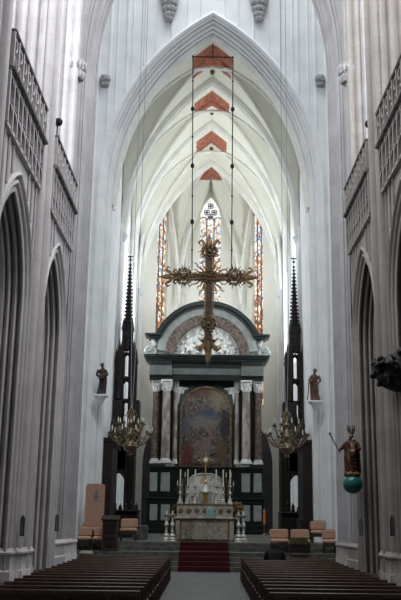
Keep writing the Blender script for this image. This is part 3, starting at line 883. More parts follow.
# tabernacle with the sunburst monstrance
t = thing('tabernacle', 'silver domed tabernacle in the middle of the altar shelf', 'tabernacle', (px2(205.3, 35.6, 2.5), 35.62, ZG))
hz = zat(482, 35.6)-ZG
MB().box((0, 0, hz*.25), (.44, .30, hz*.5), bev=.02).build('case', M['silver'], t)
MB().lathe([(.24, hz*.5), (.25, hz*.55), (.20, hz*.62), (.17, hz*.72), (.10, hz*.84), (.05, hz*.92), (.07, hz)], n=12).build('dome', M['silver'], t)
MB().box((0, -.16, hz*.25), (.22, .02, hz*.36), bev=.008).build('door', M['gold'], t)
for sx in (-1, 1): MB().lathe([(.03, 0), (.024, .05), (.022, hz*.42), (.036, hz*.5)], (sx*.24, -.13, 0), 8).build('colonnette', M['silver'], t)
t = thing('monstrance', 'gilt sunburst monstrance standing on the tabernacle', 'monstrance', (px2(205.3, 35.6, 3), 35.6, ZG+hz))
c0 = zat(460.5, 35.6)-ZG-hz
MB().lathe([(.10, 0), (.08, .03), (.03, .10), (.045, .20), (.025, .30), (.03, c0-.12)], n=10).build('stem', M['gold'], t)
ry = MB()
for k in range(12):
    a = 2*PI*k/12; L = .33 if k % 3 == 0 else .25
    ry.tube([(.06*math.cos(a), 0, c0+.06*math.sin(a)), (L*math.cos(a), 0, c0+L*math.sin(a))], [.035, .012 if k % 3 else .03], 5)
ry.build('rays', M['gold'], t)
MB().ell((0, -.02, c0), (.10, .04, .10), 12, 8).build('lunette', M['ivory'], t)
# pale silk veiled ciborium
t = thing('veiled_chalice', 'chalice covered by a pale teal silk veil on the altar table', 'chalice', (px2(210, 34.9, 1.9), 35.0, ALT))
v = MB(); rows = []
for i, (r, z) in enumerate(((.20, 0), (.185, .10), (.16, .24), (.12, .36), (.07, .40), (.01, .41))):
    rows.append([((r*(1+.10*math.sin(k*5*2*PI/30)*(1-i/6)))*math.cos(2*PI*k/30), (r*.75*(1+.10*math.sin(k*5*2*PI/30)*(1-i/6)))*math.sin(2*PI*k/30), z) for k in range(30)])
v.grid(rows, True); v.poly(list(reversed(rows[0]))); v.poly(rows[-1]); v.build('veil', M['tealcloth'], t)
MB().lathe([(.012, .40), (.03, .43), (.012, .47)], n=8).build('knob', M['silver'], t)
# branched candelabra either side of the retable
def candelabrum(label, X, sgn):
    t = thing('branched_candelabrum', label, 'candelabrum', (X, 35.86, ZG), 0, 'branched candelabra')
    H = zat(470, 35.9)-ZG
    MB().lathe([(.08, 0), (.05, .05), (.025, .15), (.035, H*.4), (.02, H*.5), (.025, H*.72)], n=8).build('stem', M['brass'], t)
    for k, (dx, z) in enumerate(((-.20, .55), (.20, .55), (-.10, .8), (.10, .8))):
        MB().tube([(0, 0, H*(z-.25)), (dx*.7, 0, H*(z-.28)), (dx, 0, H*(z-.15)), (dx, 0, H*z)], .016, 5).build('arm', M['brass'], t)
        MB().lathe([(.02, H*z), (.04, H*z+.02), (.018, H*z+.03), (.015, H*z+.16), (.004, H*z+.18)], (dx, 0, 0), 7).build('candle', M['ivory'], t)
    return t
candelabrum('brass branched candelabrum at the left end of the altar shelf', px2(182.5, 35.9, 3), -1)
candelabrum('brass branched candelabrum at the right end of the altar shelf', px2(228.5, 35.9, 3), 1)
# big floor candlesticks
hf = zat(512, 34.2)-Z2
a1 = candlestick('tall silver floor candlestick left of the altar, outer of the pair', (px2(166.5, 34.3, 1.4), 34.2, Z2), hf*.92, .10, 'floor candlesticks', 'silver', 1.5, 'floor_candlestick')
dup(a1, (px2(172.6, 34.3, 1.4), 34.0, Z2), 0, 'tall silver floor candlestick left of the altar, nearer the frontal')
dup(a1, (px2(238.2, 34.3, 1.4), 34.0, Z2), 0, 'tall silver floor candlestick right of the altar, nearer the frontal')
dup(a1, (px2(243.4, 34.3, 1.4), 34.2, Z2), 0, 'tall silver floor candlestick right of the altar, outer of the pair')
# dry bouquets
def bouquet(label, X, Y, z0, r, seed):
    t = thing('flower_vase', label, 'flowers', (X, Y, z0), 0, 'altar flowers')
    MB().lathe([(.09, 0), (.07, .03), (.12, .14), (.13, .22), (.07, .32), (.09, .36)], n=10).build('vase', M['brass'], t)
    b = MB(); rnd = random.Random(seed)
    for i in range(60):
        a, e, q = rnd.uniform(0, 2*PI), rnd.uniform(-.5, 1.5), rnd.uniform(.5, 1)
        p = (r*q*math.cos(a)*math.cos(e), r*.6*q*math.sin(a)*math.cos(e), .36+r+r*q*math.sin(e))
        b.ell(p, (.06, .04, .05), 6, 4)
        if i % 4 == 0: b.tube([(0, 0, .33), p], .008, 4)
    b.build('blooms', M['flower'], t)
    return t
t = thing('plant_stand', 'slim dark stand holding dried flowers right of the altar', 'stand', (px2(237, 36.2, 1.4), 36.2, Z2))
MB().lathe([(.18, 0), (.16, .04), (.05, .08), (.04, .55), (.15, .6), (.15, .64)], n=10).build('pedestal', M['wood'], t)
bouquet('bunch of brown dried flowers in a brass vase right of the altar table', px2(237, 36.2, 1.8), 36.2, Z2+.64, .27, 5)
t = thing('plant_stand', 'slim dark stand with a dark bouquet left of the altar', 'stand', (px2(176, 36.2, 1.4), 36.2, Z2))
MB().lathe([(.18, 0), (.16, .04), (.05, .08), (.04, .55), (.15, .6), (.15, .64)], n=10).build('pedestal', M['wood'], t)
o = bouquet('dark dried bouquet in a vase left of the altar table', px2(176, 36.2, 1.8), 36.2, Z2+.64, .2, 8)
for ch in o.children:
    if ch.name.startswith('blooms'): ch.data.materials[0] = M['olive']
# sanctuary light
t = thing('sanctuary_lamp', 'small orange glowing lamp at the right foot of the black altarpiece', 'lamp', (px2(264.3, 47.6, 2), 47.6, Z2))
zl = zat(524, 47.6)-Z2; zh = zat(511, 47.6)-Z2
MB().lathe([(.16, 0), (.14, .04), (.04, .08), (.03, zl-.1), (.09, zl)], n=10).build('stand', M['brass'], t)
MB().lathe([(.04, zl), (.05, zl+.2), (.05, zh-.1), (.04, zh)], n=10).build('glass', M['orangeglow'], t)
MB().lathe([(.09, zh), (.05, zh+.06), (.01, zh+.16)], n=10).build('cap', M['brass'], t)
# ------------------------------------------------------------------ HIGH ALTAR: black and white marble portico
PY = 49.0
def X_(px, py=400): return xat(px, py, PY)-PX
def Z_(py): return zat(py, PY)-Z2
PX = xat(206.7, 400, PY)
por = thing('altar_portico', 'tall black and white marble altarpiece with twin columns and a rounded pediment', 'altarpiece', (PX, PY, Z2))
mm = M['bmarble']
# base storey with pale panels
hwB = (X_(262, 520)-X_(150, 520))/2
zb1, zb2, zb3 = Z_(499), Z_(468), Z_(464)
base = MB(); base.box((0, .55, zb1/2), (hwB*2+.3, 1.3, zb1)); base.box((0, .55, (zb1+zb2)/2), (hwB*2+.1, 1.2, zb2-zb1)); bs = base.build('base_storey', mm, por)
b = MB()
b.box((0, .50, .12), (hwB*2+.5, 1.5, .24), bev=.04); b.box((0, .52, zb1), (hwB*2+.42, 1.44, .16), bev=.04); b.box((0, .52, zb2), (hwB*2+.30, 1.42, .14), bev=.04)
b.build('base_moulding', mm, por)
for (x0, x1) in ((150, 157.5), (161, 170), (241.5, 250), (253.5, 261.5)):
    for (y0, y1) in ((473, 492), (505, 521)):
        xa, xb = X_(x0, y0), X_(x1, y0); za, zc = Z_(y1), Z_(y0)
        MB().box(((xa+xb)/2, -.10 if y0 > 500 else -.06, (za+zc)/2), (xb-xa, .06, zc-za), bev=.02).build('pale_panel', M['pmarble'], bs)
# projecting pedestals under the columns
# back wall
zc0, zc1 = Z_(392), Z_(381)     # capitals
zent0, zent1 = Z_(381), Z_(362)
MB().box((0, .75, (zb3+zent0)/2), (hwB*2-.1, .5, zent0-zb3)).build('back_wall', mm, por)
# columns
def column(px, r, y, key, m):
    x = X_(px, 430)
    c = MB(); c.lathe([(r*.98, zb3+.22), (r*1.0, zb3+.9), (r*.97, (zb3+zc0)/2), (r*.86, zc0)], (x, y, 0), 16); o = c.build('column', M[m], por)
    bb = MB(); bb.box((x, y, zb3+.05), (r*2.7, r*2.7, .1)); bb.lathe([(r*1.32, zb3+.1), (r*1.34, zb3+.15), (r*1.1, zb3+.19), (r*1.18, zb3+.24), (r*1.0, zb3+.27)], (x, y, 0), 16); bb.build('column_base', M['wmarble'], o)
    k = MB()
    h = zc1-zc0
    k.lathe([(r*.84, zc0-.02), (r*.95, zc0+.03), (r*.84, zc0+.06), (r*.9, zc0+h*.4), (r*1.2, zc1-.14)], (x, y, 0), 14)
    for lv, (z, rr) in enumerate(((zc0+h*.28, 1.0), (zc0+h*.58, 1.12))):
        for q in range(8):
            a = 2*PI*(q+.5*lv)/8
            k.ell((x+rr*r*math.cos(a), y+rr*r*math.sin(a), z), (r*.28, r*.28, h*.22), 6, 5)
    for sx in (-1, 1):
        for sy in (-1, 1):
            k.ell((x+sx*r*1.05, y+sy*r*1.05, zc1-.17), (r*.3, r*.3, r*.3), 6, 5)
    k.box((x, y, zc1-.05), (r*2.7, r*2.7, .1), bev=.02)
    k.build('capital', M['wmarble'], o)
mpx = px2(208.5, PY, 7)-px2(207.5, PY, 7)     # metres per pixel
m1 = abs(mpx)
column(155.3, 3.7*m1, .12, 0, 'redmarble'); column(166, 4.3*m1, -.16, 0, 'cmarble'); column(175, 2.2*m1, .28, 0, 'cmarble')
column(258, 3.7*m1, .12, 0, 'redmarble'); column(246, 4.3*m1, -.16, 0, 'cmarble'); column(237, 2.2*m1, .28, 0, 'cmarble')
# entablature
e = MB()
xa, xb = X_(149, 375), X_(264, 375); W = xb-xa; xm = (xa+xb)/2
h = zent1-zent0
e.box((xm, .45, zent0+h*.14), (W-.1, 1.5, h*.28)); e.box((xm, .45, zent0+h*.72), (W-.05, 1.46, h*.56))
e.build('entablature', mm, por)
fz = MB(); fz.box((xm, .42, zent0+h*.44), (W-.02, 1.56, h*.34), bev=.02)
for px_ in (161, 252): fz.box((X_(px_, 372), -.40, zent0+h*.46), (22*m1+.05, .36, h*.50), bev=.02)
fz.build('pale_frieze', M['frieze'], por)
for px_ in (161, 252):
    MB().box((X_(px_, 372), -.38, zent0+h*.62), (22*m1, .30, h*.75), bev=.02).build('entablature_block', mm, por)
co = MB()
for k, (dz, dw, dd) in enumerate(((0, 0, 0), (.09, .14, .10), (.20, .30, .22), (.30, .44, .32))):
    co.box((xm, .40-dd/2, zent1-.06+dz), (W+.14+dw, 1.7+dd, .13), bev=.02)
n = 34
for i in range(n): co.box((xm-W/2+W*(i+.5)/n, -.52, zent1+.02), (W/n*.5, .14, .10))
co.build('cornice', mm, por)
zat0 = Z_(360)
MB().box((xm, .55, zat0+.12), (X_(240, 350)-X_(174, 350)+.1, 1.0, .42)).build('attic_block', mm, por)
# rounded pediment
cz = Z_(356.5); Rm = Z_(302)-cz; cx = X_(207.5, 330)
def ring(mbx, r0, r1, y0, y1, a0, a1, n=30):
    rows = []
    for i in range(n+1):
        a = a0+(a1-a0)*i/n; c_, s_ = math.cos(a), math.sin(a)
        rows.append([(cx+r1*c_, y0, cz+r1*s_), (cx+r1*c_, y1, cz+r1*s_), (cx+r0*c_, y1, cz+r0*s_), (cx+r0*c_, y0, cz+r0*s_)])
    mbx.grid(rows, True)
    mbx.poly(rows[0]); mbx.poly(list(reversed(rows[-1])))
    return mbx
a0 = math.asin((Z_(336)-cz)/Rm)
b = MB(); ring(b, Rm*.93, Rm, -.35, .9, a0, PI-a0); ring(b, Rm*.89, Rm*.94, -.2, .9, a0, PI-a0)
for sx in (-1, 1):
    xe = cx+sx*Rm*math.cos(a0)*.97
    b.box((xe+sx*.22, .2, Z_(336)), (.95, 1.15, .15), bev=.03); b.box((xe+sx*.16, .22, Z_(336)-.14), (.72, 1.0, .13), bev=.03)
b.build('pediment_arch', mm, por)
b = MB(); ring(b, Rm*.75, Rm*.91, .0, .9, .12, PI-.12); b.build('pale_arch_band', M['pmarble'], por)
b = MB(); ring(b, Rm*.585, Rm*.76, -.08, .9, .03, PI-.03); b.build('mottled_arch_band', M['redmarble'], por)
b = MB()
rows = []
for i in range(25):
    a = PI*i/24; rows.append((cx+Rm*.60*math.cos(a), .3, cz+Rm*.60*math.sin(a)))
b.poly(rows); tymp = b.build('tympanum', M['wmarble'], por)
rl = MB(); rnd = random.Random(12)
figs = [(-.44, .14, .9), (-.31, .24, 1.1), (-.16, .30, 1.15), (0, .38, 1.2), (.17, .30, 1.1), (.31, .22, 1.1), (.44, .13, .9), (-.24, .08, .9), (.10, .10, 1.0), (.26, .07, .8), (-.06, .12, .9)]
for (fx_, fz_, sc_) in figs:
    x = cx+fx_*Rm; z = cz+fz_*Rm; k = sc_*Rm*.16
    tl = rnd.uniform(-.5, .5)
    rt = Matrix.Rotation(tl, 3, 'Y')
    rl.ell((x, .26, z), (k*.36, .11, k*.62), 9, 7, rt)
    hd = Vector((x, .20, z))+rt @ Vector((0, 0, k*.80)); rl.ell(hd, (k*.19, .14, k*.22), 8, 6)
    for sg in (-1, 1):
        q = rt @ Vector((sg*k*.75, 0, k*rnd.uniform(-.1, .6))); rl.tube([Vector((x, .2, z+k*.35)), Vector((x+q.x*.6, .16, z+q.z*.5)), Vector((x+q.x, .18, z+q.z))], [k*.14, k*.11, k*.07], 6)
        rl.tube([Vector((x, .22, z-k*.4)), Vector((x+sg*k*.3, .17, z-k*.75)), Vector((x+sg*k*.2, .2, z-k*1.1))], [k*.18, k*.14, k*.08], 6)
for i in range(22):
    a = rnd.uniform(.15, PI-.15); r = rnd.uniform(.40, .55)*Rm
    rl.ell((cx+r*math.cos(a), .28, cz+r*math.sin(a)), (.16, .1, .12), 7, 5)
rl.build('relief_figures', M['wmarble'], tymp, remesh=.035)
# white scroll volutes beside the pediment
for sx in (-1, 1):
    v = MB(); pts = []; x0 = cx+sx*Rm*.86
    v.box((cx+sx*Rm*.87, .5, Z_(347)), (Rm*.20, .7, Z_(337)-Z_(357)))
    for i in range(30):
        a = i*.45; r = .40*(1-i/34)
        pts.append((cx+sx*(Rm*1.0+r*math.cos(a)*.8), .05, Z_(355)+.12+r*math.sin(a)))
    v.tube(pts, [.13*(1-i/50) for i in range(30)], 7)
    v.tube([(cx+sx*Rm*.98, .05, Z_(340)), (cx+sx*Rm*.93, .05, Z_(345)), (cx+sx*Rm*.99, .05, Z_(350)), (cx+sx*Rm*1.1, .05, Z_(352.5))], [.10, .14, .13, .12], 7)
    v.build('scroll_volute', M['pmarble'], por)
# surround of the picture and corner ornaments
sur = MB()
xl, xr = X_(180, 430), X_(231.5, 430); zb, ztp = Z_(467.5), Z_(386); hw = (xr-xl)/2; xc_ = (xl+xr)/2; zs_ = ztp-hw
for r_, dy in ((hw+.22, .50), ):
    rows = []
    pth = [(-1, zb-.2)]+[(-math.cos(PI*i/24), None, math.sin(PI*i/24)) for i in range(25)]+[(1, zb-.2)]
    def pp(R0, z0): return [(xc_-R0, z0)]+[(xc_-R0*math.cos(PI*i/24), zs_+R0*math.sin(PI*i/24)) for i in range(25)]+[(xc_+R0, z0)]
    A = pp(hw+.02, zb-.1); B = pp(hw+.26, zb-.1)
    sur.grid([[(x, .5, z) for x, z in B], [(x, .30, z) for x, z in B], [(x, .24, z) for x, z in A], [(x, .5, z) for x, z in A]])
sur.build('picture_surround', mm, por)
for sx in (-1, 1):
    o = MB(); x = xc_+sx*(hw-.02); z = Z_(389)
    for i in range(9):
        t_ = i/8
        o.ell((x-sx*.62*t_*(1-.2*t_)+sx*.12, .36, z+.05-.0*t_), (.14*(1-t_*.6), .10, .13*(1-t_*.5)), 7, 5)
        o.ell((x+sx*.14, .36, z-.9*t_), (.12*(1-t_*.6), .10, .15*(1-t_*.4)), 7, 5)
        o.ell((x-sx*.34*t_+sx*.05, .36, z-.42*t_+.0), (.13, .08, .12), 7, 5)
    o.build('corner_ornament', M['wmarble'], por, remesh=.035)

# the great arched painting: free swirl of clouds and robes
def painting_mat():
    m, nt, out = nodes('altar_painting_oils')
    b = N(nt, 'ShaderNodeBsdfPrincipled'); nt.links.new(b.outputs[0], out.inputs[0]); b.inputs['Roughness'].default_value = .55; b.inputs['Specular IOR Level'].default_value = .15
    tc = N(nt, 'ShaderNodeTexCoord')
    nz = N(nt, 'ShaderNodeTexNoise'); nz.inputs['Scale'].default_value = 1.9; nz.inputs['Detail'].default_value = 5; nz.inputs['Distortion'].default_value = 1.6
    nt.links.new(tc.outputs['Object'], nz.inputs['Vector'])
    n2 = N(nt, 'ShaderNodeTexNoise'); n2.inputs['Scale'].default_value = 3.3; n2.inputs['Detail'].default_value = 4; n2.inputs['Distortion'].default_value = .38
    nt.links.new(tc.outputs['Object'], n2.inputs['Vector'])
    rp = N(nt, 'ShaderNodeValToRGB'); el = rp.color_ramp.elements
    cols = [(.30, (.05, .045, .05)), (.40, (.10, .11, .14)), (.46, (.24, .23, .22)), (.51, (.50, .40, .31)), (.56, (.24, .10, .07)), (.62, (.13, .14, .17)), (.68, (.38, .35, .32))]
    while len(el) < len(cols): el.new(.5)
    for e_, (p, c) in zip(el, cols): e_.position = p; e_.color = (*c, 1)
    nt.links.new(nz.outputs['Fac'], rp.inputs[0]); cur = rp.outputs[0]
    sp = N(nt, 'ShaderNodeSeparateXYZ'); nt.links.new(tc.outputs['Object'], sp.inputs[0])
    def blob(c, r, col, k=.8):
        nonlocal cur
        d = N(nt, 'ShaderNodeCombineXYZ')
        for idx, s in ((0, 0), (1, 2)):
            q = N(nt, 'ShaderNodeMath', operation='SUBTRACT'); nt.links.new(sp.outputs[s], q.inputs[0]); q.inputs[1].default_value = c[idx]
            q2 = N(nt, 'ShaderNodeMath', operation='DIVIDE'); nt.links.new(q.outputs[0], q2.inputs[0]); q2.inputs[1].default_value = r[idx]
            nt.links.new(q2.outputs[0], d.inputs[idx])
        ln = N(nt, 'ShaderNodeVectorMath', operation='LENGTH'); nt.links.new(d.outputs[0], ln.inputs[0])
        ad = N(nt, 'ShaderNodeMath', operation='MULTIPLY_ADD'); nt.links.new(n2.outputs['Fac'], ad.inputs[0]); ad.inputs[1].default_value = 1.3; nt.links.new(ln.outputs['Value'], ad.inputs[2])
        mr = N(nt, 'ShaderNodeMapRange'); mr.inputs[1].default_value = 1.2; mr.inputs[2].default_value = 1.75; mr.inputs[3].default_value = k; mr.inputs[4].default_value = 0
        nt.links.new(ad.outputs[0], mr.inputs[0])
        mx = N(nt, 'ShaderNodeMix', data_type='RGBA'); nt.links.new(mr.outputs[0], mx.inputs['Factor']); nt.links.new(cur, mx.inputs['A']); mx.inputs['B'].default_value = (*col, 1); cur = mx.outputs['Result']
    Hh = ztp-zb
    blob((.45*hw, .86*Hh), (.40*hw, .16*Hh), (.50, .46, .28))      # light breaking through
    blob((-.2*hw, .92*Hh), (.55*hw, .07*Hh), (.34, .16, .12), .7)
    blob((.05*hw, .66*Hh), (.42*hw, .08*Hh), (.10, .16, .26), .9)    # blue drapery patch
    blob((-.1*hw, .55*Hh), (.65*hw, .10*Hh), (.40, .36, .33), .7)
    blob((.75*hw, .50*Hh), (.30*hw, .22*Hh), (.06, .07, .08), .9)
    blob((-.85*hw, .50*Hh), (.22*hw, .12*Hh), (.14, .20, .30), .9)
    blob((-.70*hw, .16*Hh), (.25*hw, .17*Hh), (.24, .05, .04), .85)  # red robe tone low left
    blob((.62*hw, .18*Hh), (.28*hw, .18*Hh), (.26, .16, .07), .8)    # ochre tone low right
    blob((-.05*hw, .22*Hh), (.30*hw, .12*Hh), (.40, .33, .28), .8)
    blob((.0, .02*Hh), (1.1*hw, .05*Hh), (.05, .04, .035), .8)
    dk = N(nt, 'ShaderNodeVectorMath', operation='SCALE'); nt.links.new(cur, dk.inputs[0]); dk.inputs['Scale'].default_value = .38
    nt.links.new(dk.outputs[0], b.inputs['Base Color']); return m
pt = thing('altar_painting', 'huge dim arched oil painting with a thin gilt frame in the black altarpiece', 'painting', (PX+xc_, PY+.26, Z2+zb))
pth = lambda R0, z0: [(-R0, z0)]+[(-R0*math.cos(PI*i/24), zs_-zb+R0*math.sin(PI*i/24)) for i in range(25)]+[(R0, z0)]
b = MB(); b.poly([(x, 0, z) for x, z in pth(hw-.05, .05)]); b.build('canvas', painting_mat(), pt)
b = MB(); A = pth(hw, 0); B = pth(hw-.09, .09)
b.grid([[(x, .02, z) for x, z in A], [(x, -.10, z) for x, z in A], [(x, -.10, z) for x, z in B], [(x, .02, z) for x, z in B]])
b.box((0, -.04, .045), (hw*2-.02, .12, .09)); b.build('gilt_frame', M['oldgold'], pt)

# ------------------------------------------------------------------ HANGING CROSS
CYY = 36.6
zt_, zb_ = zat(232, CYY), zat(365, CYY); zh_ = zat(277, CYY)
cxx = xat(209, 277, CYY); hwid = (xat(254.5, 277, CYY)-xat(164.5, 277, CYY))/2
cr = thing('hanging_cross', 'huge ornate gilt cross hanging on chains before the choir', 'cross', (cxx, CYY, zb_))
ZB = zh_-zb_; HT = zt_-zb_
b = MB(); b.box((0, 0, HT*.5), (.30, .14, HT*.80), bev=.03); b.build('upright', M['bronze'], cr)
b = MB(); b.box((0, 0, ZB), (hwid*1.75, .14, .20), bev=.03); b.build('crossbar', M['bronze'], cr)
b = MB()
for sx in (-1, 1): b.tube([(sx*.15, -.07, HT*.10), (sx*.15, -.07, ZB-.11)], .03, 6); b.tube([(sx*.15, -.07, ZB+.11), (sx*.15, -.07, HT*.90)], .03, 6)
for sz in (-1, 1):
    for sx in (-1, 1): b.tube([(sx*.15, -.07, ZB+sz*.11), (sx*hwid*.88, -.07, ZB+sz*.11)], .03, 6)
b.build('gilt_edging', M['oldgold'], cr)
def fleur(mbx, c, d, s):
    """leafy tip pointing along d in the plane of the cross"""
    c = Vector(c); d = Vector(d).normalized(); n_ = Vector((-d.z, 0, d.x))
    mbx.tube([c, c+d*s*.5, c+d*s*.85, c+d*s*1.2], [s*.16, s*.24, s*.14, s*.02], 6)
    for sg in (-1, 1):
        p = [c+n_*sg*s*.05, c+d*s*.30+n_*sg*s*.42, c+d*s*.62+n_*sg*s*.62, c+d*s*.42+n_*sg*s*.86, c+d*s*.22+n_*sg*s*.74]
        mbx.tube(p, [s*.10, s*.15, s*.13, s*.10, s*.04], 6)
        mbx.tube([c-d*s*.25, c-d*s*.05+n_*sg*s*.5, c-d*s*.30+n_*sg*s*.72], [s*.08, s*.10, s*.03], 5)
def rosette(mbx, c, r, n=9):
    c = Vector(c)
    mbx.ell(c+Vector((0, -.08, 0)), (r*.26, .14, r*.26), 10, 6)
    mbx.torus(None, r*.42, .03, lambda u, v, w: (c.x+u, c.y-.1+w, c.z+v), 18, 5)
    for k in range(n):
        a = 2*PI*k/n
        mbx.ell(c+Vector((r*.70*math.cos(a), -.03, r*.70*math.sin(a))), (r*.17, .09, r*.17), 7, 5)
        a2 = a+PI/n; mbx.tube([c+Vector((r*.5*math.cos(a2), 0, r*.5*math.sin(a2))), c+Vector((r*1.15*math.cos(a2), 0, r*1.15*math.sin(a2)))], [.05, .012], 5)
for nm_, c, d, s in (('top_finial', (0, 0, HT*.88), (0, 0, 1), .55), ('side_finial', (-hwid*.80, 0, ZB), (-1, 0, 0), .52), ('side_finial', (hwid*.80, 0, ZB), (1, 0, 0), .52), ('foot_finial', (0, 0, HT*.17), (0, 0, -1), .62)):
    b = MB(); fleur(b, c, d, s); b.build(nm_, M['oldgold'], cr)
b = MB(); fleur(b, (0, 0, HT*.16), (0, 0, -1), .5); b.tube([(0, 0, HT*.16), (0, 0, HT*.07), (0, 0, 0)], [.12, .16, .02], 7); b.build('foot_scroll', M['oldgold'], cr)
for c in ((-hwid*.56, -.05, ZB), (hwid*.56, -.05, ZB), (0, -.05, HT*.845), (0, -.05, HT*.30)):
    b = MB(); rosette(b, c, .50 if c[2] == ZB else .44); b.build('rosette', M['gilt2'], cr)
b = MB()
rosette(b, (0, -.06, ZB), .36)
for k in range(20):
    a = 2*PI*(k+.5)/20
    if min(abs(math.sin(2*a)), 1) < .25: continue
    L = .95 if k % 2 else .75; q = []
    for i in range(7):
        r = .2+(L-.2)*i/6; wv = .035*math.sin(i*2.2)
        q.append((r*math.cos(a)-wv*math.sin(a), -.02, ZB+r*math.sin(a)+wv*math.cos(a)))
    b.tube(q, [.055-.006*i for i in range(7)], 5)
b.build('central_rays', M['oldgold'], cr)
for sg in (-1, 1):
    for sz in (-1, 1):
        b = MB()
        for k in range(14): b.ell((sg*hwid*(.16+.045*k), 0, ZB+sz*.13), (.085, .05, .045+.03*(k % 2)), 6, 5)
        b.build('leaf_cresting', M['oldgold'], cr)
    b = MB()
    for k in range(16): b.ell((sg*.165, 0, HT*.32+k*HT*.019), (.03+.025*(k % 2), .05, .10), 6, 5)
    b.build('leaf_cresting', M['oldgold'], cr)
b = MB()
b.ell((0, -.12, HT*.40), (.10, .08, .12), 10, 8)
b.tube([(0, -.13, HT*.385), (0, -.12, HT*.35), (.02, -.12, HT*.28), (.0, -.12, HT*.22)], [.13, .11, .10, .05], 8)
# chains and their bar
ztop = zat(57, CYY)
xl_, xr_ = xat(193, 55, CYY), xat(233, 55, CYY)
bar = thing('suspension_bar', 'thin black iron bar hung under the vault that carries the two chains', 'bar', ((xl_+xr_)/2, CYY, ztop))
MB().tube([((xl_-xr_)/2-.05, 0, 0), ((xr_-xl_)/2+.05, 0, 0)], .03, 6).build('bar', M['iron'], bar)
MB().tube([(0, 0, 0), (0, 0, gx(.2)-ztop)], .022, 6).build('rod', M['iron'], bar)
for sx in (-1, 1): MB().lathe([(.03, -.05), (.05, 0), (.03, .1), (.015, .28)], ((xr_-xl_)/2*sx, 0, 0), 8).build('hook', M['iron'], bar)
for px_, nm_, xx in ((193, 'left', xl_), (233, 'right', xr_)):
    lo = zh_+.30
    xlo = xat(192 if px_ < 200 else 231.5, 270, CYY)
    t = thing('suspension_chain', 'dark beaded iron chain, %s one of the two holding the great cross' % nm_, 'chain', (xx, CYY, lo), 0, 'cross chains')
    L = ztop-.05-lo; dx = xlo-xx
    b = MB(); b.tube([(dx, 0, 0), (0, 0, L)], .024, 6); b.build('rods', M['iron'], t)
    for py in (81, 109, 137, 166, 196, 222, 250):
        z = zat(py, CYY)-lo; f_ = z/L; big = py in (109, 166, 222)
        MB().ell((dx*(1-f_), 0, z), (.09, .09, .13) if big else (.05, .05, .05), 8, 6).build('bead', M['iron'], t)

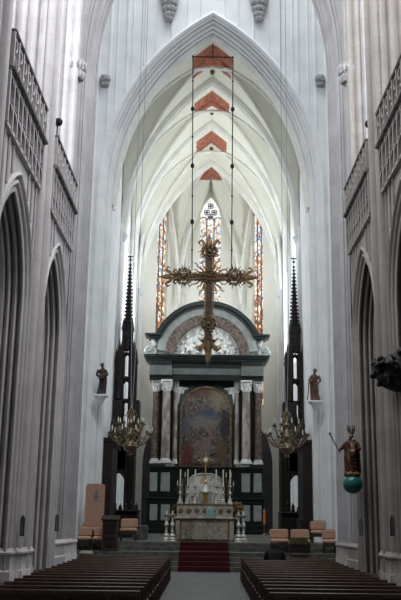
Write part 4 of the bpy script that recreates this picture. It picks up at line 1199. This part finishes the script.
# ------------------------------------------------------------------ CHOIR STALLS with their tall spires
SYY = 40.0
def zz(py): return zat(py, SYY)-Z2
def stall(label, px, side):
    t = thing('choir_stall', label, 'choir stall', (px2(px, SYY, 9), SYY, Z2), 0, 'spired choir stalls')
    u = px2(CX+1, SYY, 7)-px2(CX, SYY, 7)       # metres per px
    def posts(mbx, hw_, z0, z1, r):
        for sx in (-1, 1):
            for sy in (-1, 1): mbx.box((sx*hw_, sy*hw_, (z0+z1)/2), (r, r, z1-z0), bev=r*.2)
    def lancet(mbx, hw_, z0, z1, r):
        for sy in (-1, 1):
            pa = arch_path(hw_, z1-hw_*1.8, a_for(hw_, hw_*1.7), z0, 6)
            mbx.tube([(s, sy*hw_, z) for s, z in pa], r, 5)
            mbx.tube([(sy*hw_, s, z) for s, z in pa], r, 5)
    # lower storey: desk and arch
    b = MB(); b.box((0, 0, .55), (1.55, 1.8, 1.1), bev=.03); b.box((0, -.1, 1.14), (1.62, 2.0, .08), bev=.02)
    dk = b.build('desk', M['oak'], t)
    for i in range(3): MB().box((-.5+.5*i, -.915, .58), (.40, .03, .75), bev=.01).build('desk_panel', M['black'], dk)
    fi = MB()
    for i in range(7):
        x = -.72+.24*i; hgt = .18+.20*((i*37) % 5)/5+(.22 if i in (1, 5) else 0)
        fi.lathe([(.09, 0), (.10, .08), (.06, hgt*.5), (.09, hgt*.75), (.03, hgt), (.005, hgt+.1)], (x, -.7, 1.16), 7)
    fi.build('carved_cresting', M['oak'], t)
    zA0, zA1 = 1.16, zz(476)+.05
    b = MB()
    for sx in (-1, 1):
        x = (-.17 if side < 0 else -.04)+sx*.50
        b.box((x, 0, (zA0+zz(440))/2), (.48, .6, zz(440)-zA0), bev=.03)
        for q in range(3): b.tube([(x-.16+.16*q, -.33, zA0), (x-.16+.16*q, -.33, zA1+.5)], .055, 6); b.lathe([(.075, zA1+.5), (.08, zA1+.56), (.01, zA1+.95)], (x-.16+.16*q, -.33, 0), 6)
    xm_ = -.17 if side < 0 else -.04
    pa = arch_path(.27, zA1-.40, a_for(.27, .42), zA0, 8)
    b.box((xm_, 0, (zA1+zz(440))/2+.15), (.7, .5, zz(440)-zA1-.1))
    for i in range(len(pa)-1):
        (s0, z0), (s1, z1) = pa[i], pa[i+1]
        if abs(s1-s0) > 1e-4: b.grid([[(xm_+s0, -.25, z0), (xm_+s0, -.25, zz(440))], [(xm_+s1, -.25, z1), (xm_+s1, -.25, zz(440))]])
    b.build('arch_frame', M['oak'], t)
    # canopy storey
    b = MB(); zc0_, zc1_ = zz(444), zz(402)
    b.box((-.34+.04*side, 0, (zc0_+zc1_)/2), (.62, .9, zc1_-zc0_), bev=.03); b.box((.42, 0, (zc0_+zc1_)/2), (.54, .9, zc1_-zc0_), bev=.03)
    b.box((0, .1, zc0_+.35), (1.3, .7, .7))
    cn = b.build('canopy', M['oak'], t)
    g = MB()
    for i in range(5):
        x = -.56+.28*i
        pa = arch_path(.13, zc0_+.1, a_for(.13, .26), zc0_-.25, 5); g.tube([(x+s, -.50, z) for s, z in pa], .035, 5)
        g.lathe([(.08, zc0_+.35), (.09, zc0_+.5), (.05, zc0_+.9), (.07, zc0_+1.0), (.01, zc0_+1.35)], (x, -.52, 0), 6)
    g.build('canopy_tracery', M['black'], cn)
    for sx in (-1, 1):
        p = MB(); x = sx*.47; hh = zz(366)
        p.box((x, -.3, (zc0_+hh)/2), (.12, .12, hh-zc0_)); p.lathe([(.10, hh), (.11, hh+.06), (.04, hh+.5), (.01, hh+.75)], (x, -.3, 0), 6)
        for q in range(4): p.ell((x, -.3, hh+.12+q*.14), (.10-.018*q, .10-.018*q, .03), 6, 4)
        p.build('pinnacle', M['oak'], t)
    # open lancet storeys
    w1 = 5.8*u
    b = MB(); posts(b, w1*1.05, zz(402), zz(378), .30); lancet(b, w1*.8, zz(402)+.05, zz(380), .06); b.box((0, 0, zz(402)), (w1*2.5, w1*2.5, .14), bev=.03); b.build('lower_lantern', M['oak'], t)
    w2_ = 4.9*u
    for sx in (-1, 1):
        q2 = MB(); hh = zz(362); x = sx*w1*1.45
        q2.box((x, -.25, (zz(402)+hh)/2), (.13, .13, hh-zz(402))); q2.lathe([(.11, hh), (.12, hh+.06), (.04, hh+.45), (.01, hh+.7)], (x, -.25, 0), 6)
        for q in range(9): q2.ell((x, -.30, zz(402)+.15+q*.2), (.10, .08, .04), 6, 4)
        q2.build('pinnacle', M['oak'], t)
    b = MB(); posts(b, w2_*1.05, zz(380), zz(352), .27); lancet(b, w2_*.8, zz(380)+.05, zz(354), .055); b.box((0, 0, zz(380)), (w2_*2.8, w2_*2.8, .16), bev=.03)
    for sx in (-1, 1):
        for sy in (-1, 1): b.lathe([(.09, zz(372)), (.10, zz(360)), (.03, zz(346)), (.005, zz(341))], (sx*w2_*1.45, sy*w2_*1.45, 0), 6)
    for sx in (-1, 1):
        for sy in (-1, 1):
            for q in range(7): b.ell((sx*w2_*1.2, sy*w2_*1.2, zz(380)+.2+q*(zz(352)-zz(380)-.3)/6), (.09, .09, .05), 6, 4)
    b.build('upper_lantern', M['oak'], t)
    # closed gabled storey
    b = MB(); w3 = 4.3*u
    b.box((0, 0, (zz(352)+zz(325))/2), (w3*1.9, w3*1.9, zz(325)-zz(352)), bev=.04)
    for sx in (-1, 1):
        for sy in (-1, 1):
            b.box((sx*w3, sy*w3, (zz(352)+zz(332))/2), (.10, .10, zz(332)-zz(352))); b.lathe([(.09, zz(332)), (.09, zz(330)), (.01, zz(320))], (sx*w3, sy*w3, 0), 6)
    for a4 in range(4):
        rt = Matrix.Rotation(a4*PI/2, 3, 'Z')
        for (x0, z0, x1, z1) in ((-w3*.9, zz(334), 0, zz(326)), (w3*.9, zz(334), 0, zz(326)), (-w3*.5, zz(350), -w3*.5, zz(338)), (w3*.5, zz(350), w3*.5, zz(338))):
            b.tube([rt @ Vector((x0, -w3*1.0, z0)), rt @ Vector((x1, -w3*1.0, z1))], .045, 5)
    b.build('gabled_storey', M['oak'], t)
    # crocketed spire
    b = MB(); zs0, zs1 = zz(325), zz(262)
    b.lathe([(3.7*u, zs0), (2.5*u, zs0+(zs1-zs0)*.35), (1.25*u, zs0+(zs1-zs0)*.72), (.35*u, zs1)], n=8)
    c = b
    for k in range(17):
        z = zs0+(zs1-zs0)*(k+.4)/17.5; f_ = (k+.4)/17.5; r = (3.7*(1-f_)**.95+.35)*u
        for q in range(6):
            a = q*PI/3; c.ell((r*math.cos(a), r*math.sin(a), z), (.075*(1-f_*.5), .075*(1-f_*.5), .05), 6, 4)
    b.build('spire', M['oak'], t)
    f_ = MB(); f_.ell((0, 0, zs1+.05), (.07, .07, .06), 8, 5); f_.tube([(0, 0, zs1), (0, 0, zz(256.5))], .025, 5); f_.box((0, 0, zs1+.22), (.26, .05, .05)); f_.box((0, 0, zs1+.22), (.05, .26, .05)); f_.build('finial', M['oak'], t)
    return t
stall('left dark carved oak choir stall with a tall openwork spire', 127, -1)
stall('right dark carved oak choir stall with a tall openwork spire', 295, 1)
# the long rows of stalls running back along the choir wall
for side, wd_ in ((-1, 'left'), (1, 'right')):
    t = thing('stall_row', 'dark carved row of choir stalls with canopies along the %s choir wall' % wd_, 'choir stall', (side*4.2, 37.75, Z2), 0, 'rows of stalls')
    MB().box((0, 0, 2.4), (.40, 2.1, 3.2)).build('panelled_back', M['oak'], t)
    MB().box((-side*.1, 0, .45), (.4, 2.04, .9), bev=.03).build('seats', M['oak'], t)
    MB().box((0, 0, 1.1), (.3, 1.98, .5)).build('arm_rail', M['oak'], t)
    b = MB()
    for i in range(3):
        y = -.66+.66*i
        pa = arch_path(.26, 4.1, a_for(.26, .5), 3.7, 5); b.tube([(-side*.30, y+s, z) for s, z in pa], .05, 5)
        b.lathe([(.16, 4.1), (.17, 4.25), (.08, 4.6), (.09, 4.66), (.01, 5.1)], (-side*.1, y, 0), 6)
    b.box((-side*.05, 0, 4.05), (.5, 2.2, .16)); b.build('canopy', M['oak'], t)

# ------------------------------------------------------------------ CHANDELIERS
def chandelier(label, px, seed):
    Y = 33.2; z0 = zat(457, Y); X = px2(px, Y, z0)
    t = thing('chandelier', label, 'chandelier', (X, Y, z0), 0, 'brass chandeliers')
    def h(py): return zat(py, Y)-z0
    MB().lathe([(.02, 0), (.10, .05), (.05, .12), (.22, .22), (.30, .36), (.22, .50), (.07, .60), (.10, .70), (.16, .82), (.08, .95), (.05, 1.1), (.12, 1.25), (.05, 1.4), (.03, 1.7), (.06, 1.8), (.02, 1.9)], n=14).build('baluster', M['brass'], t)
    for tier, (n_, Rr, zr, off) in enumerate(((10, .82, .80, 0), (8, .50, 1.15, .3))):
        for k in range(n_):
            a = 2*PI*k/n_+off; c_, s_ = math.cos(a), math.sin(a)
            pts = []
            for i in range(9):
                f_ = i/8; r = .12+(Rr-.12)*f_; z = zr-.25+.22*math.sin(f_*PI*1.5+PI)*-.0-.20*math.sin(f_*PI)+.30*f_*f_
                pts.append((r*c_, r*s_, z))
            arm = MB(); arm.tube(pts, .024, 5)
            q = [(Rr*.55*c_+.09*math.cos(j*.8)*c_, Rr*.55*s_+.09*math.cos(j*.8)*s_, zr-.18+.09*math.sin(j*.8)) for j in range(7)]
            arm.tube(q, .016, 5)
            ar = arm.build('arm', M['brass'], t)
            ze = pts[-1][2]
            MB().lathe([(.02, ze-.03), (.075, ze), (.085, ze+.03), (.03, ze+.03), (.035, ze+.09)], (Rr*c_, Rr*s_, 0), 8).build('drip_pan', M['brass'], ar)
            MB().lathe([(.024, ze+.06), (.024, ze+.22), (.012, ze+.25), (.003, ze+.29)], (Rr*c_, Rr*s_, 0), 7).build('candle', M['ivory'], ar)
    b = MB()
    for k in range(6):
        a = PI*k/3; b.tube([(.06*math.cos(a), .06*math.sin(a), 1.4), (.22*math.cos(a), .22*math.sin(a), 1.55), (.12*math.cos(a), .12*math.sin(a), 1.75)], .02, 5)
    b.build('crown_scrolls', M['brass'], t)
    top = 29.0-z0
    for dx in (-.11, .11):
        MB().tube([(dx*.2, 0, 1.88), (dx, 0, 5.0), (dx, 0, top)], .013, 5).build('suspension_cord', M['cord'], t)
chandelier('left many armed brass chandelier before the choir stall', 130, 1)
chandelier('right many armed brass chandelier before the choir stall', 287, 2)

# ------------------------------------------------------------------ STATUES
def robed(mbx, H, lean=0.0, folds=9, wide=1.0):
    rows = []
    prof = [(.155, 0), (.150, .05), (.140, .15), (.132, .30), (.130, .42), (.118, .54), (.122, .62), (.128, .70), (.120, .77), (.060, .815), (.042, .84)]
    for r, z in prof:
        k = max(0, 1-z/.75)
        ring_ = []
        for j in range(36):
            a = 2*PI*j/36; rr = r*H*wide*(1+.10*k*math.sin(folds*a)+.04*k*math.sin(5*a+1))
            ring_.append((rr*math.cos(a)*1.05+lean*math.sin(z*PI)*H*.05, rr*math.sin(a)*.78, z*H))
        rows.append(ring_)
    mbx.grid(rows, True); mbx.poly(list(reversed(rows[0]))); mbx.poly(rows[-1])
def head(mbx, c, s):
    c = Vector(c)
    mbx.ell(c, (s*.38, s*.45, s*.52), 12, 9); mbx.ell(c+Vector((0, -s*.46, -s*.05)), (s*.08, s*.12, s*.14), 6, 5)
    mbx.ell(c+Vector((0, -s*.36, -s*.34)), (s*.2, s*.14, s*.16), 7, 5)
    for sx in (-1, 1): mbx.ell(c+Vector((sx*s*.39, 0, -s*.03)), (s*.06, s*.1, s*.14), 5, 4)
def hand(mbx, c, d, s):
    c = Vector(c); d = Vector(d).normalized(); n_ = d.cross(Vector((0, 0, 1)))
    if n_.length < .1: n_ = Vector((1, 0, 0))
    n_.normalize()
    mbx.ell(c, (s*.5, s*.35, s*.5), 7, 5)
    for k in range(4): mbx.tube([c+n_*s*(k-1.5)*.25, c+d*s*.9+n_*s*(k-1.5)*.28, c+d*s*1.3+n_*s*(k-1.5)*.22+Vector((0, 0, -s*.2))], [s*.14, s*.12, s*.08], 5)
    mbx.tube([c+n_*s*.4, c+d*s*.3+n_*s*.75, c+d*s*.7+n_*s*.7], [s*.15, s*.12, s*.08], 5)
def saint(label, px, py0, py1, Y, m, side, mir):
    z0 = zat(py1, Y); H = zat(py0, Y)-z0
    t = thing('saint_statue', label, 'statue', (px2(px, Y, z0), Y, z0), side*-.35, 'statues on the white piers')
    b = MB(); robed(b, H, mir, 8, .92); head(b, (0, -.02*H, .905*H), H*.135)
    b.tube([(mir*.11*H, 0, .76*H), (mir*.165*H, -.05*H, .62*H), (mir*.08*H, -.14*H, .58*H)], [.05*H, .042*H, .03*H], 8)
    b.tube([(-mir*.11*H, 0, .76*H), (-mir*.17*H, -.04*H, .60*H), (-mir*.10*H, -.15*H, .50*H)], [.05*H, .042*H, .03*H], 8)
    hand(b, (mir*.07*H, -.155*H, .585*H), (-mir, -.3, .3), .04*H); hand(b, (-mir*.09*H, -.165*H, .49*H), (mir, -.3, 0), .04*H)
    b.build('figure', M[m], t, remesh=.018)
    hr = MB(); hr.ell((0, .005*H, .93*H), (.062*H, .068*H, .062*H), 12, 8); hr.ell((0, -.05*H, .845*H), (.035*H, .03*H, .05*H), 8, 6); hr.build('hair', M['oak'], t)
    dr = MB()
    for i in range(6):
        dr.tube([(-.13*H+.01*i*H, -.08*H, (.60-.05*i)*H), (0, -.125*H, (.50-.055*i)*H), (.13*H, -.07*H, (.56-.055*i)*H)], .016*H, 6)
    dr.build('drapery', M[m], t)
    at_ = MB()
    if mir > 0: at_.box((-.02*H, -.17*H, .56*H), (.13*H, .05*H, .17*H), bev=.008)
    else: at_.tube([(-.22*H, -.12*H, .02*H), (-.15*H, -.14*H, .62*H)], .014*H, 6); at_.tube([(-.21*H, -.13*H, .50*H), (-.09*H, -.13*H, .53*H)], .012*H, 6)
    at_.build('attribute', M['bronze'], t)
    br = thing('statue_bracket', 'white stone wall bracket under the %s saint statue' % ('dark left' if side < 0 else 'brown right'), 'bracket', (px2(px, Y, z0), Y, z0-.42), 0, 'statue brackets')
    q = MB(); q.lathe([(.05, 0), (.12, .10), (.18, .24), (.24, .30), (.26, .34)], n=8); q.build('corbel', M['white'], br)
    MB().box((0, .02, .375), (.56, .50, .08), bev=.02).build('shelf', M['white'], br)
    return t
saint('dark weathered saint statue holding a book on the left white pier', 101, 364, 396, 34.55, 'lilac', -1, 1)
saint('brown carved saint statue leaning forward on the right white pier', 315.5, 367, 399.5, 34.55, 'brownfig', 1, -1)

# crowned Madonna on a teal globe
MY = 23.15
z0 = zat(475, MY); H = zat(431, MY)-z0
MXx = px2(351.5, MY, 4.0)
g = thing('teal_globe', 'teal painted globe fixed to the right stone pier beneath the crowned statue', 'globe', (MXx, MY, zat(492, MY)))
gr = (zat(473, MY)-zat(492.5, MY))/2
MB().ell((0, 0, gr), (gr*1.04, gr*1.04, gr), 24, 16).build('sphere', M['teal'], g)
MB().tube([(0, .0, gr), (.12, .62, gr)], .05, 6).build('bracket', M['iron'], g)
md = thing('crowned_madonna_statue', 'crowned statue in red and gold robes with sceptre and child, standing on the teal globe', 'statue', (MXx, MY, z0+.02), -.45)
b = MB(); robed(b, H, -1, 9, 1.05); head(b, (0, -.03*H, .90*H), H*.14)
b.tube([(-.12*H, 0, .75*H), (-.22*H, -.05*H, .64*H), (-.25*H, -.15*H, .58*H)], [.052*H, .045*H, .03*H], 8)
b.tube([(.12*H, 0, .75*H), (.20*H, -.05*H, .60*H), (.10*H, -.17*H, .58*H)], [.052*H, .045*H, .03*H], 8)
hand(b, (-.255*H, -.17*H, .575*H), (-.5, -.6, .3), .038*H); hand(b, (.08*H, -.18*H, .58*H), (-1, -.3, .2), .038*H)
b.build('figure', M['robe'], md, remesh=.018)
b = MB(); rows = []
for r, z in ((.17, .06), (.165, .25), (.155, .45), (.15, .6), (.14, .72), (.08, .81)):
    rows.append([((r*H*1.12*(1+.05*math.sin(9*a_)))*math.cos(a_), r*H*.86*math.sin(a_)+.012*H, z*H) for a_ in [(-.35+(PI+.7)*j/20) for j in range(21)]])
b.grid(rows)
b.build('mantle', M['mantle'], md)
b = MB(); b.ell((0, -.055*H, .895*H), (.047*H, .042*H, .062*H), 10, 8); b.ell((0, -.098*H, .885*H), (.010*H, .014*H, .018*H), 6, 5)
for sx in (-1, 1): b.ell((sx*.019*H, -.092*H, .905*H), (.008*H, .006*H, .005*H), 6, 4)
b.build('face', M['face'], md)
b = MB()
b.lathe([(.060*H, .95*H), (.066*H, .965*H), (.058*H, .985*H)], (0, -.02*H, 0), 14)
for k in range(8):
    a = 2*PI*k/8; c_ = (.06*H*math.cos(a), -.02*H+.06*H*math.sin(a))
    b.tube([(c_[0], c_[1], .98*H), (c_[0]*1.35, -.02*H+(c_[1]+.02*H)*1.35, 1.05*H), (c_[0]*1.45, -.02*H+(c_[1]+.02*H)*1.45, 1.13*H)], [.012*H, .018*H, .006*H], 5)
    b.ell((c_[0]*1.45, -.02*H+(c_[1]+.02*H)*1.45, 1.14*H), (.014*H,)*3, 6, 4)
b.build('crown', M['oldgold'], md)
b = MB(); b.tube([(-.22*H, -.19*H, .50*H), (-.44*H, -.22*H, .93*H)], [.012*H, .014*H], 6); b.ell((-.45*H, -.22*H, .955*H), (.03*H, .03*H, .035*H), 8, 6); b.build('sceptre', M['oldgold'], md)
b = MB(); hc_ = Vector((.09*H, -.19*H, .79*H))
b.ell(hc_, (.045*H, .047*H, .055*H), 10, 8); b.tube([hc_-Vector((0, 0, .04*H)), hc_-Vector((.01*H, -.01*H, .12*H)), hc_-Vector((.0, 0, .22*H))], [.03*H, .062*H, .05*H], 9)
b.tube([hc_-Vector((.03*H, 0, .07*H)), hc_-Vector((.10*H, .04*H, .05*H))], [.022*H, .014*H], 6); b.tube([hc_-Vector((-.03*H, 0, .07*H)), hc_-Vector((-.09*H, .03*H, .03*H))], [.022*H, .014*H], 6)
for sx in (-1, 1): b.tube([hc_-Vector((sx*-.02*H, 0, .20*H)), hc_-Vector((sx*-.03*H, .06*H, .25*H)), hc_-Vector((sx*-.02*H, .03*H, .33*H))], [.03*H, .025*H, .015*H], 6)
b.build('child', M['face'], md, remesh=.012)
b = MB()
for k in range(7):
    a = PI*1.1+PI*.8*k/6; b.ell((.16*H*math.cos(a), .13*H*math.sin(a), .03*H+.02*H*(k % 2)), (.05*H, .045*H, .05*H), 7, 5)
b.build('cloud_base', M['oldgold'], md)
b = MB()
for i in range(5): b.tube([(-.10*H, -.09*H, (.70-.06*i)*H), (-.01*H, -.125*H, (.55-.08*i)*H), (.12*H, -.09*H, (.52-.08*i)*H)], .010*H, 6)
b.build('gilt_hem', M['oldgold'], md)

# carved sounding board of the pulpit, top right
t = thing('pulpit_canopy', 'black carved wooden pulpit canopy of leaves and a cherub jutting in at right', 'pulpit canopy', (px2(393, 18.45, 4.8), 18.45, zat(390, 18.45))); t.scale = (1.05, 1.05, 1.05)
rnd = random.Random(21)
b = MB()
b.lathe([(.14, .02), (.34, .10), (.48, .26), (.52, .48), (.44, .66), (.25, .78)], (.15, 0, 0), 14, sy=.85)
for i in range(46):
    a = rnd.uniform(0, 2*PI); z = rnd.uniform(.10, .72); r = .48*math.sin(min(PI*.5, z*4))+.10*rnd.random()
    b.ell((.15+r*math.cos(a), r*.85*math.sin(a), z), (rnd.uniform(.06, .12), rnd.uniform(.06, .12), rnd.uniform(.04, .08)), 7, 5, Matrix.Rotation(rnd.uniform(-1, 1), 3, 'Y'))
for (x, z, l) in ((-.18, .06, .12), (.02, .0, .14), (.22, .02, .13), (.42, .05, .12)): b.tube([(x, -.3, z+.22), (x+.03, -.34, z+.10), (x-.03, -.33, z)], [.06, .045, .015], 6)
b.build('leaf_board', M['black'], t, remesh=.022)
b = MB()
b.tube([(.0, 0, .55), (-.20, -.12, .62), (-.36, -.20, .52), (-.34, -.24, .38), (-.24, -.22, .42)], [.12, .11, .09, .06, .03], 8)
b.tube([(-.1, -.2, .5), (-.25, -.3, .58), (-.42, -.26, .50)], [.06, .07, .02], 7)
b.build('acanthus_scroll', M['black'], t)
ch = MB(); c0_ = Vector((.12, -.28, .80))
ch.ell(c0_, (.085, .09, .095), 12, 9); ch.ell(c0_+Vector((-.02, -.09, -.01)), (.02, .025, .025), 6, 5)
for sx in (-1, 1): ch.ell(c0_+Vector((sx*.035, -.06, -.03)), (.03, .03, .03), 6, 5)
ch.tube([c0_-Vector((0, 0, .06)), c0_-Vector((-.03, -.02, .20)), c0_-Vector((-.06, -.02, .34))], [.05, .10, .08], 8)
ch.tube([c0_-Vector((.04, 0, .12)), c0_-Vector((.16, .06, .16)), c0_-Vector((.22, .08, .08))], [.045, .035, .022], 7)
ch.tube([c0_-Vector((-.08, 0, .12)), c0_-Vector((-.18, .04, .2))], [.045, .03], 7)
ch.build('cherub', M['black'], t, remesh=.015)
wg = MB()
for k in range(5): wg.tube([c0_-Vector((-.06, -.06, .16)), c0_+Vector((.16+.03*k, .1, .06-.07*k)), c0_+Vector((.30-.02*k, .14, .04-.10*k))], [.03, .045, .01], 6)
wg.build('wing', M['black'], t)
MB().box((.36, .42, .40), (.36, .62, .44), bev=.06).build('wall_mount', M['black'], t)

# ------------------------------------------------------------------ SMALL FITTINGS
def sconce(label, px, py, X, k=.5):
    d = ray(px, py); s_ = X/d.x; p = Vector((X, d.y*s_, CAM_H+d.z*s_))
    t = None; sg = 1 if X > 0 else -1
    t = thing('wall_plaque', label, 'plaque', p, 0, 'dark pier plaques'); t.scale = (k, k, k)
    MB().prism([(-.10, -.42), (.10, -.42), (.10, .30), (.06, .40), (0, .46), (-.06, .40), (-.10, .30)], lambda u, v, w: (u, w, v), -.04, .02).build('board', M['panel'], t)
    b = MB(); b.tube([(-.07, -.05, -.38), (-.07, -.05, .28), (0, -.05, .40), (.07, -.05, .28), (.07, -.05, -.38), (-.07, -.05, -.38)], .014, 5); b.build('moulding', M['iron'], t)
sconce('narrow dark pointed plaque on the near left pier', 22.5, 526, -3.93)
sconce('narrow dark pointed plaque on the left crossing pier', 57, 523, -3.93)
sconce('narrow dark pointed plaque on the right crossing pier below the globe', 361, 527, 3.93)
sconce('narrow dark pointed plaque on the near right pier at the picture edge', 392, 526, 3.93)
def spot(label, px, py, Y, sg):
    p = at(px, py, Y)
    t = thing('spotlight', label, 'spotlight', (p.x, Y, p.z), 0, 'gallery spotlights')
    MB().tube([(0, 0, -.42), (0, 0, 0)], .02, 6).build('post', M['iron'], t)
    b = MB(); b.lathe([(.05, -.16), (.11, -.12), (.11, .12), (.12, .16)], (0, 0, 0), 12); o = b.build('lamp_head', M['iron'], t); o.rotation_euler = (-1.2, 0, sg*.5)
    MB().box((0, 0, -.44), (.16, .16, .05)).build('foot', M['iron'], t)
spot('small black spotlight on the left gallery ledge by the crossing', 57.5, 122, 20.9, 1)
spot('small black spotlight on the right gallery ledge by the crossing', 370, 124, 20.7, -1)

# ------------------------------------------------------------------ PERSON seated in the right block, seen from behind
pr = thing('person', 'person in a dark coat seen from behind, sitting bowed in the right block', 'person', (px2(274.3, 25.6, 1), 25.33, 0))
b = MB()
b.tube([(0, .02, .46), (0, .05, .60), (0, .12, .80), (0, .20, .92), (0, .23, .965)], [.175, .165, .175, .13, .055], 14)
b.tube([(0, .23, .95), (0, .27, 1.0)], [.055, .05], 8)
b.ell((0, .30, 1.055), (.078, .098, .112), 14, 10)
b.ell((0, .40, 1.03), (.016, .03, .025), 6, 5)
for sx in (-1, 1):
    b.ell((sx*.08, .30, 1.04), (.014, .025, .035), 6, 5)
    b.tube([(sx*.10, .18, .90), (sx*.20, .17, .87), (sx*.235, .18, .76), (sx*.235, .26, .62), (sx*.15, .40, .62), (sx*.05, .44, .66)], [.07, .075, .065, .056, .045, .032], 9)
    hand(b, (sx*.04, .45, .67), (-sx*.4, 1, .1), .045)
    b.tube([(sx*.09, .06, .54), (sx*.10, .25, .545), (sx*.11, .42, .50), (sx*.11, .43, .28), (sx*.11, .40, .08)], [.10, .092, .07, .058, .042], 9)
    b.ell((sx*.11, .45, .045), (.045, .12, .045), 8, 6)
b.build('body', M['skin'], pr, remesh=.014)
# coat over back, shoulders and sleeves
c = MB()
c.tube([(0, .01, .44), (0, .04, .60), (0, .11, .80), (0, .19, .915), (0, .215, .945)], [.20, .188, .195, .15, .085], 16)
for sx in (-1, 1): c.tube([(sx*.09, .17, .90), (sx*.205, .17, .87), (sx*.245, .18, .76), (sx*.24, .26, .62), (sx*.16, .38, .62)], [.08, .088, .078, .068, .058], 10)
c.tube([(0, .215, .93), (0, .235, .975)], [.10, .075], 12)
c.build('coat', M['dress'], pr, remesh=.016)
tr_ = MB()
for sx in (-1, 1): tr_.tube([(sx*.09, .04, .54), (sx*.10, .25, .545), (sx*.11, .42, .50), (sx*.11, .43, .28), (sx*.11, .40, .11)], [.122, .105, .084, .070, .060], 10)
tr_.build('trousers', M['dress'], pr, remesh=.016)
sh_ = MB()
for sx in (-1, 1): sh_.ell((sx*.11, .44, .048), (.055, .14, .05), 10, 7)
sh_.build('shoes', M['black'], pr)
hr = MB(); hr.ell((0, .285, 1.075), (.090, .102, .112), 14, 10); hr.ell((0, .225, 1.02), (.075, .05, .075), 10, 8); hr.build('hair', M['hair'], pr)
# ------------------------------------------------------------------ LIGHT
wd = bpy.data.worlds.new('world'); SC.world = wd; wd.use_nodes = True
bg = wd.node_tree.nodes['Background']; bg.inputs[0].default_value = (.86, .93, 1.0, 1); bg.inputs[1].default_value = .55
def area(name, loc, target, size, power, col, size_y=None):
    l = bpy.data.lights.new(name, 'AREA'); l.energy = power; l.color = col; l.shape = 'RECTANGLE'; l.size = size; l.size_y = size_y or size
    o = bpy.data.objects.new(name, l); COL.objects.link(o); o.location = loc
    o.rotation_euler = (Vector(target)-Vector(loc)).to_track_quat('-Z', 'Y').to_euler(); return o
area('crossing_lantern', (0, 31.0, 32), (0, 31.6, 0), 7, 1150, (.93, .98, 1.0))
area('nave_light_from_right', (3.2, 16.5, 21.5), (-4.1, 18.5, 12.0), 3, 2300, (.98, .98, 1.0), 12)
area('nave_light_from_left', (-3.2, 16.5, 21.5), (4.1, 18.5, 12.0), 3, 1000, (1.0, .97, .93), 12)
SC.view_settings.view_transform = 'Standard'
SC.cycles.use_denoising = True
SC.cycles.max_bounces = 8
SC.cycles.diffuse_bounces = 5
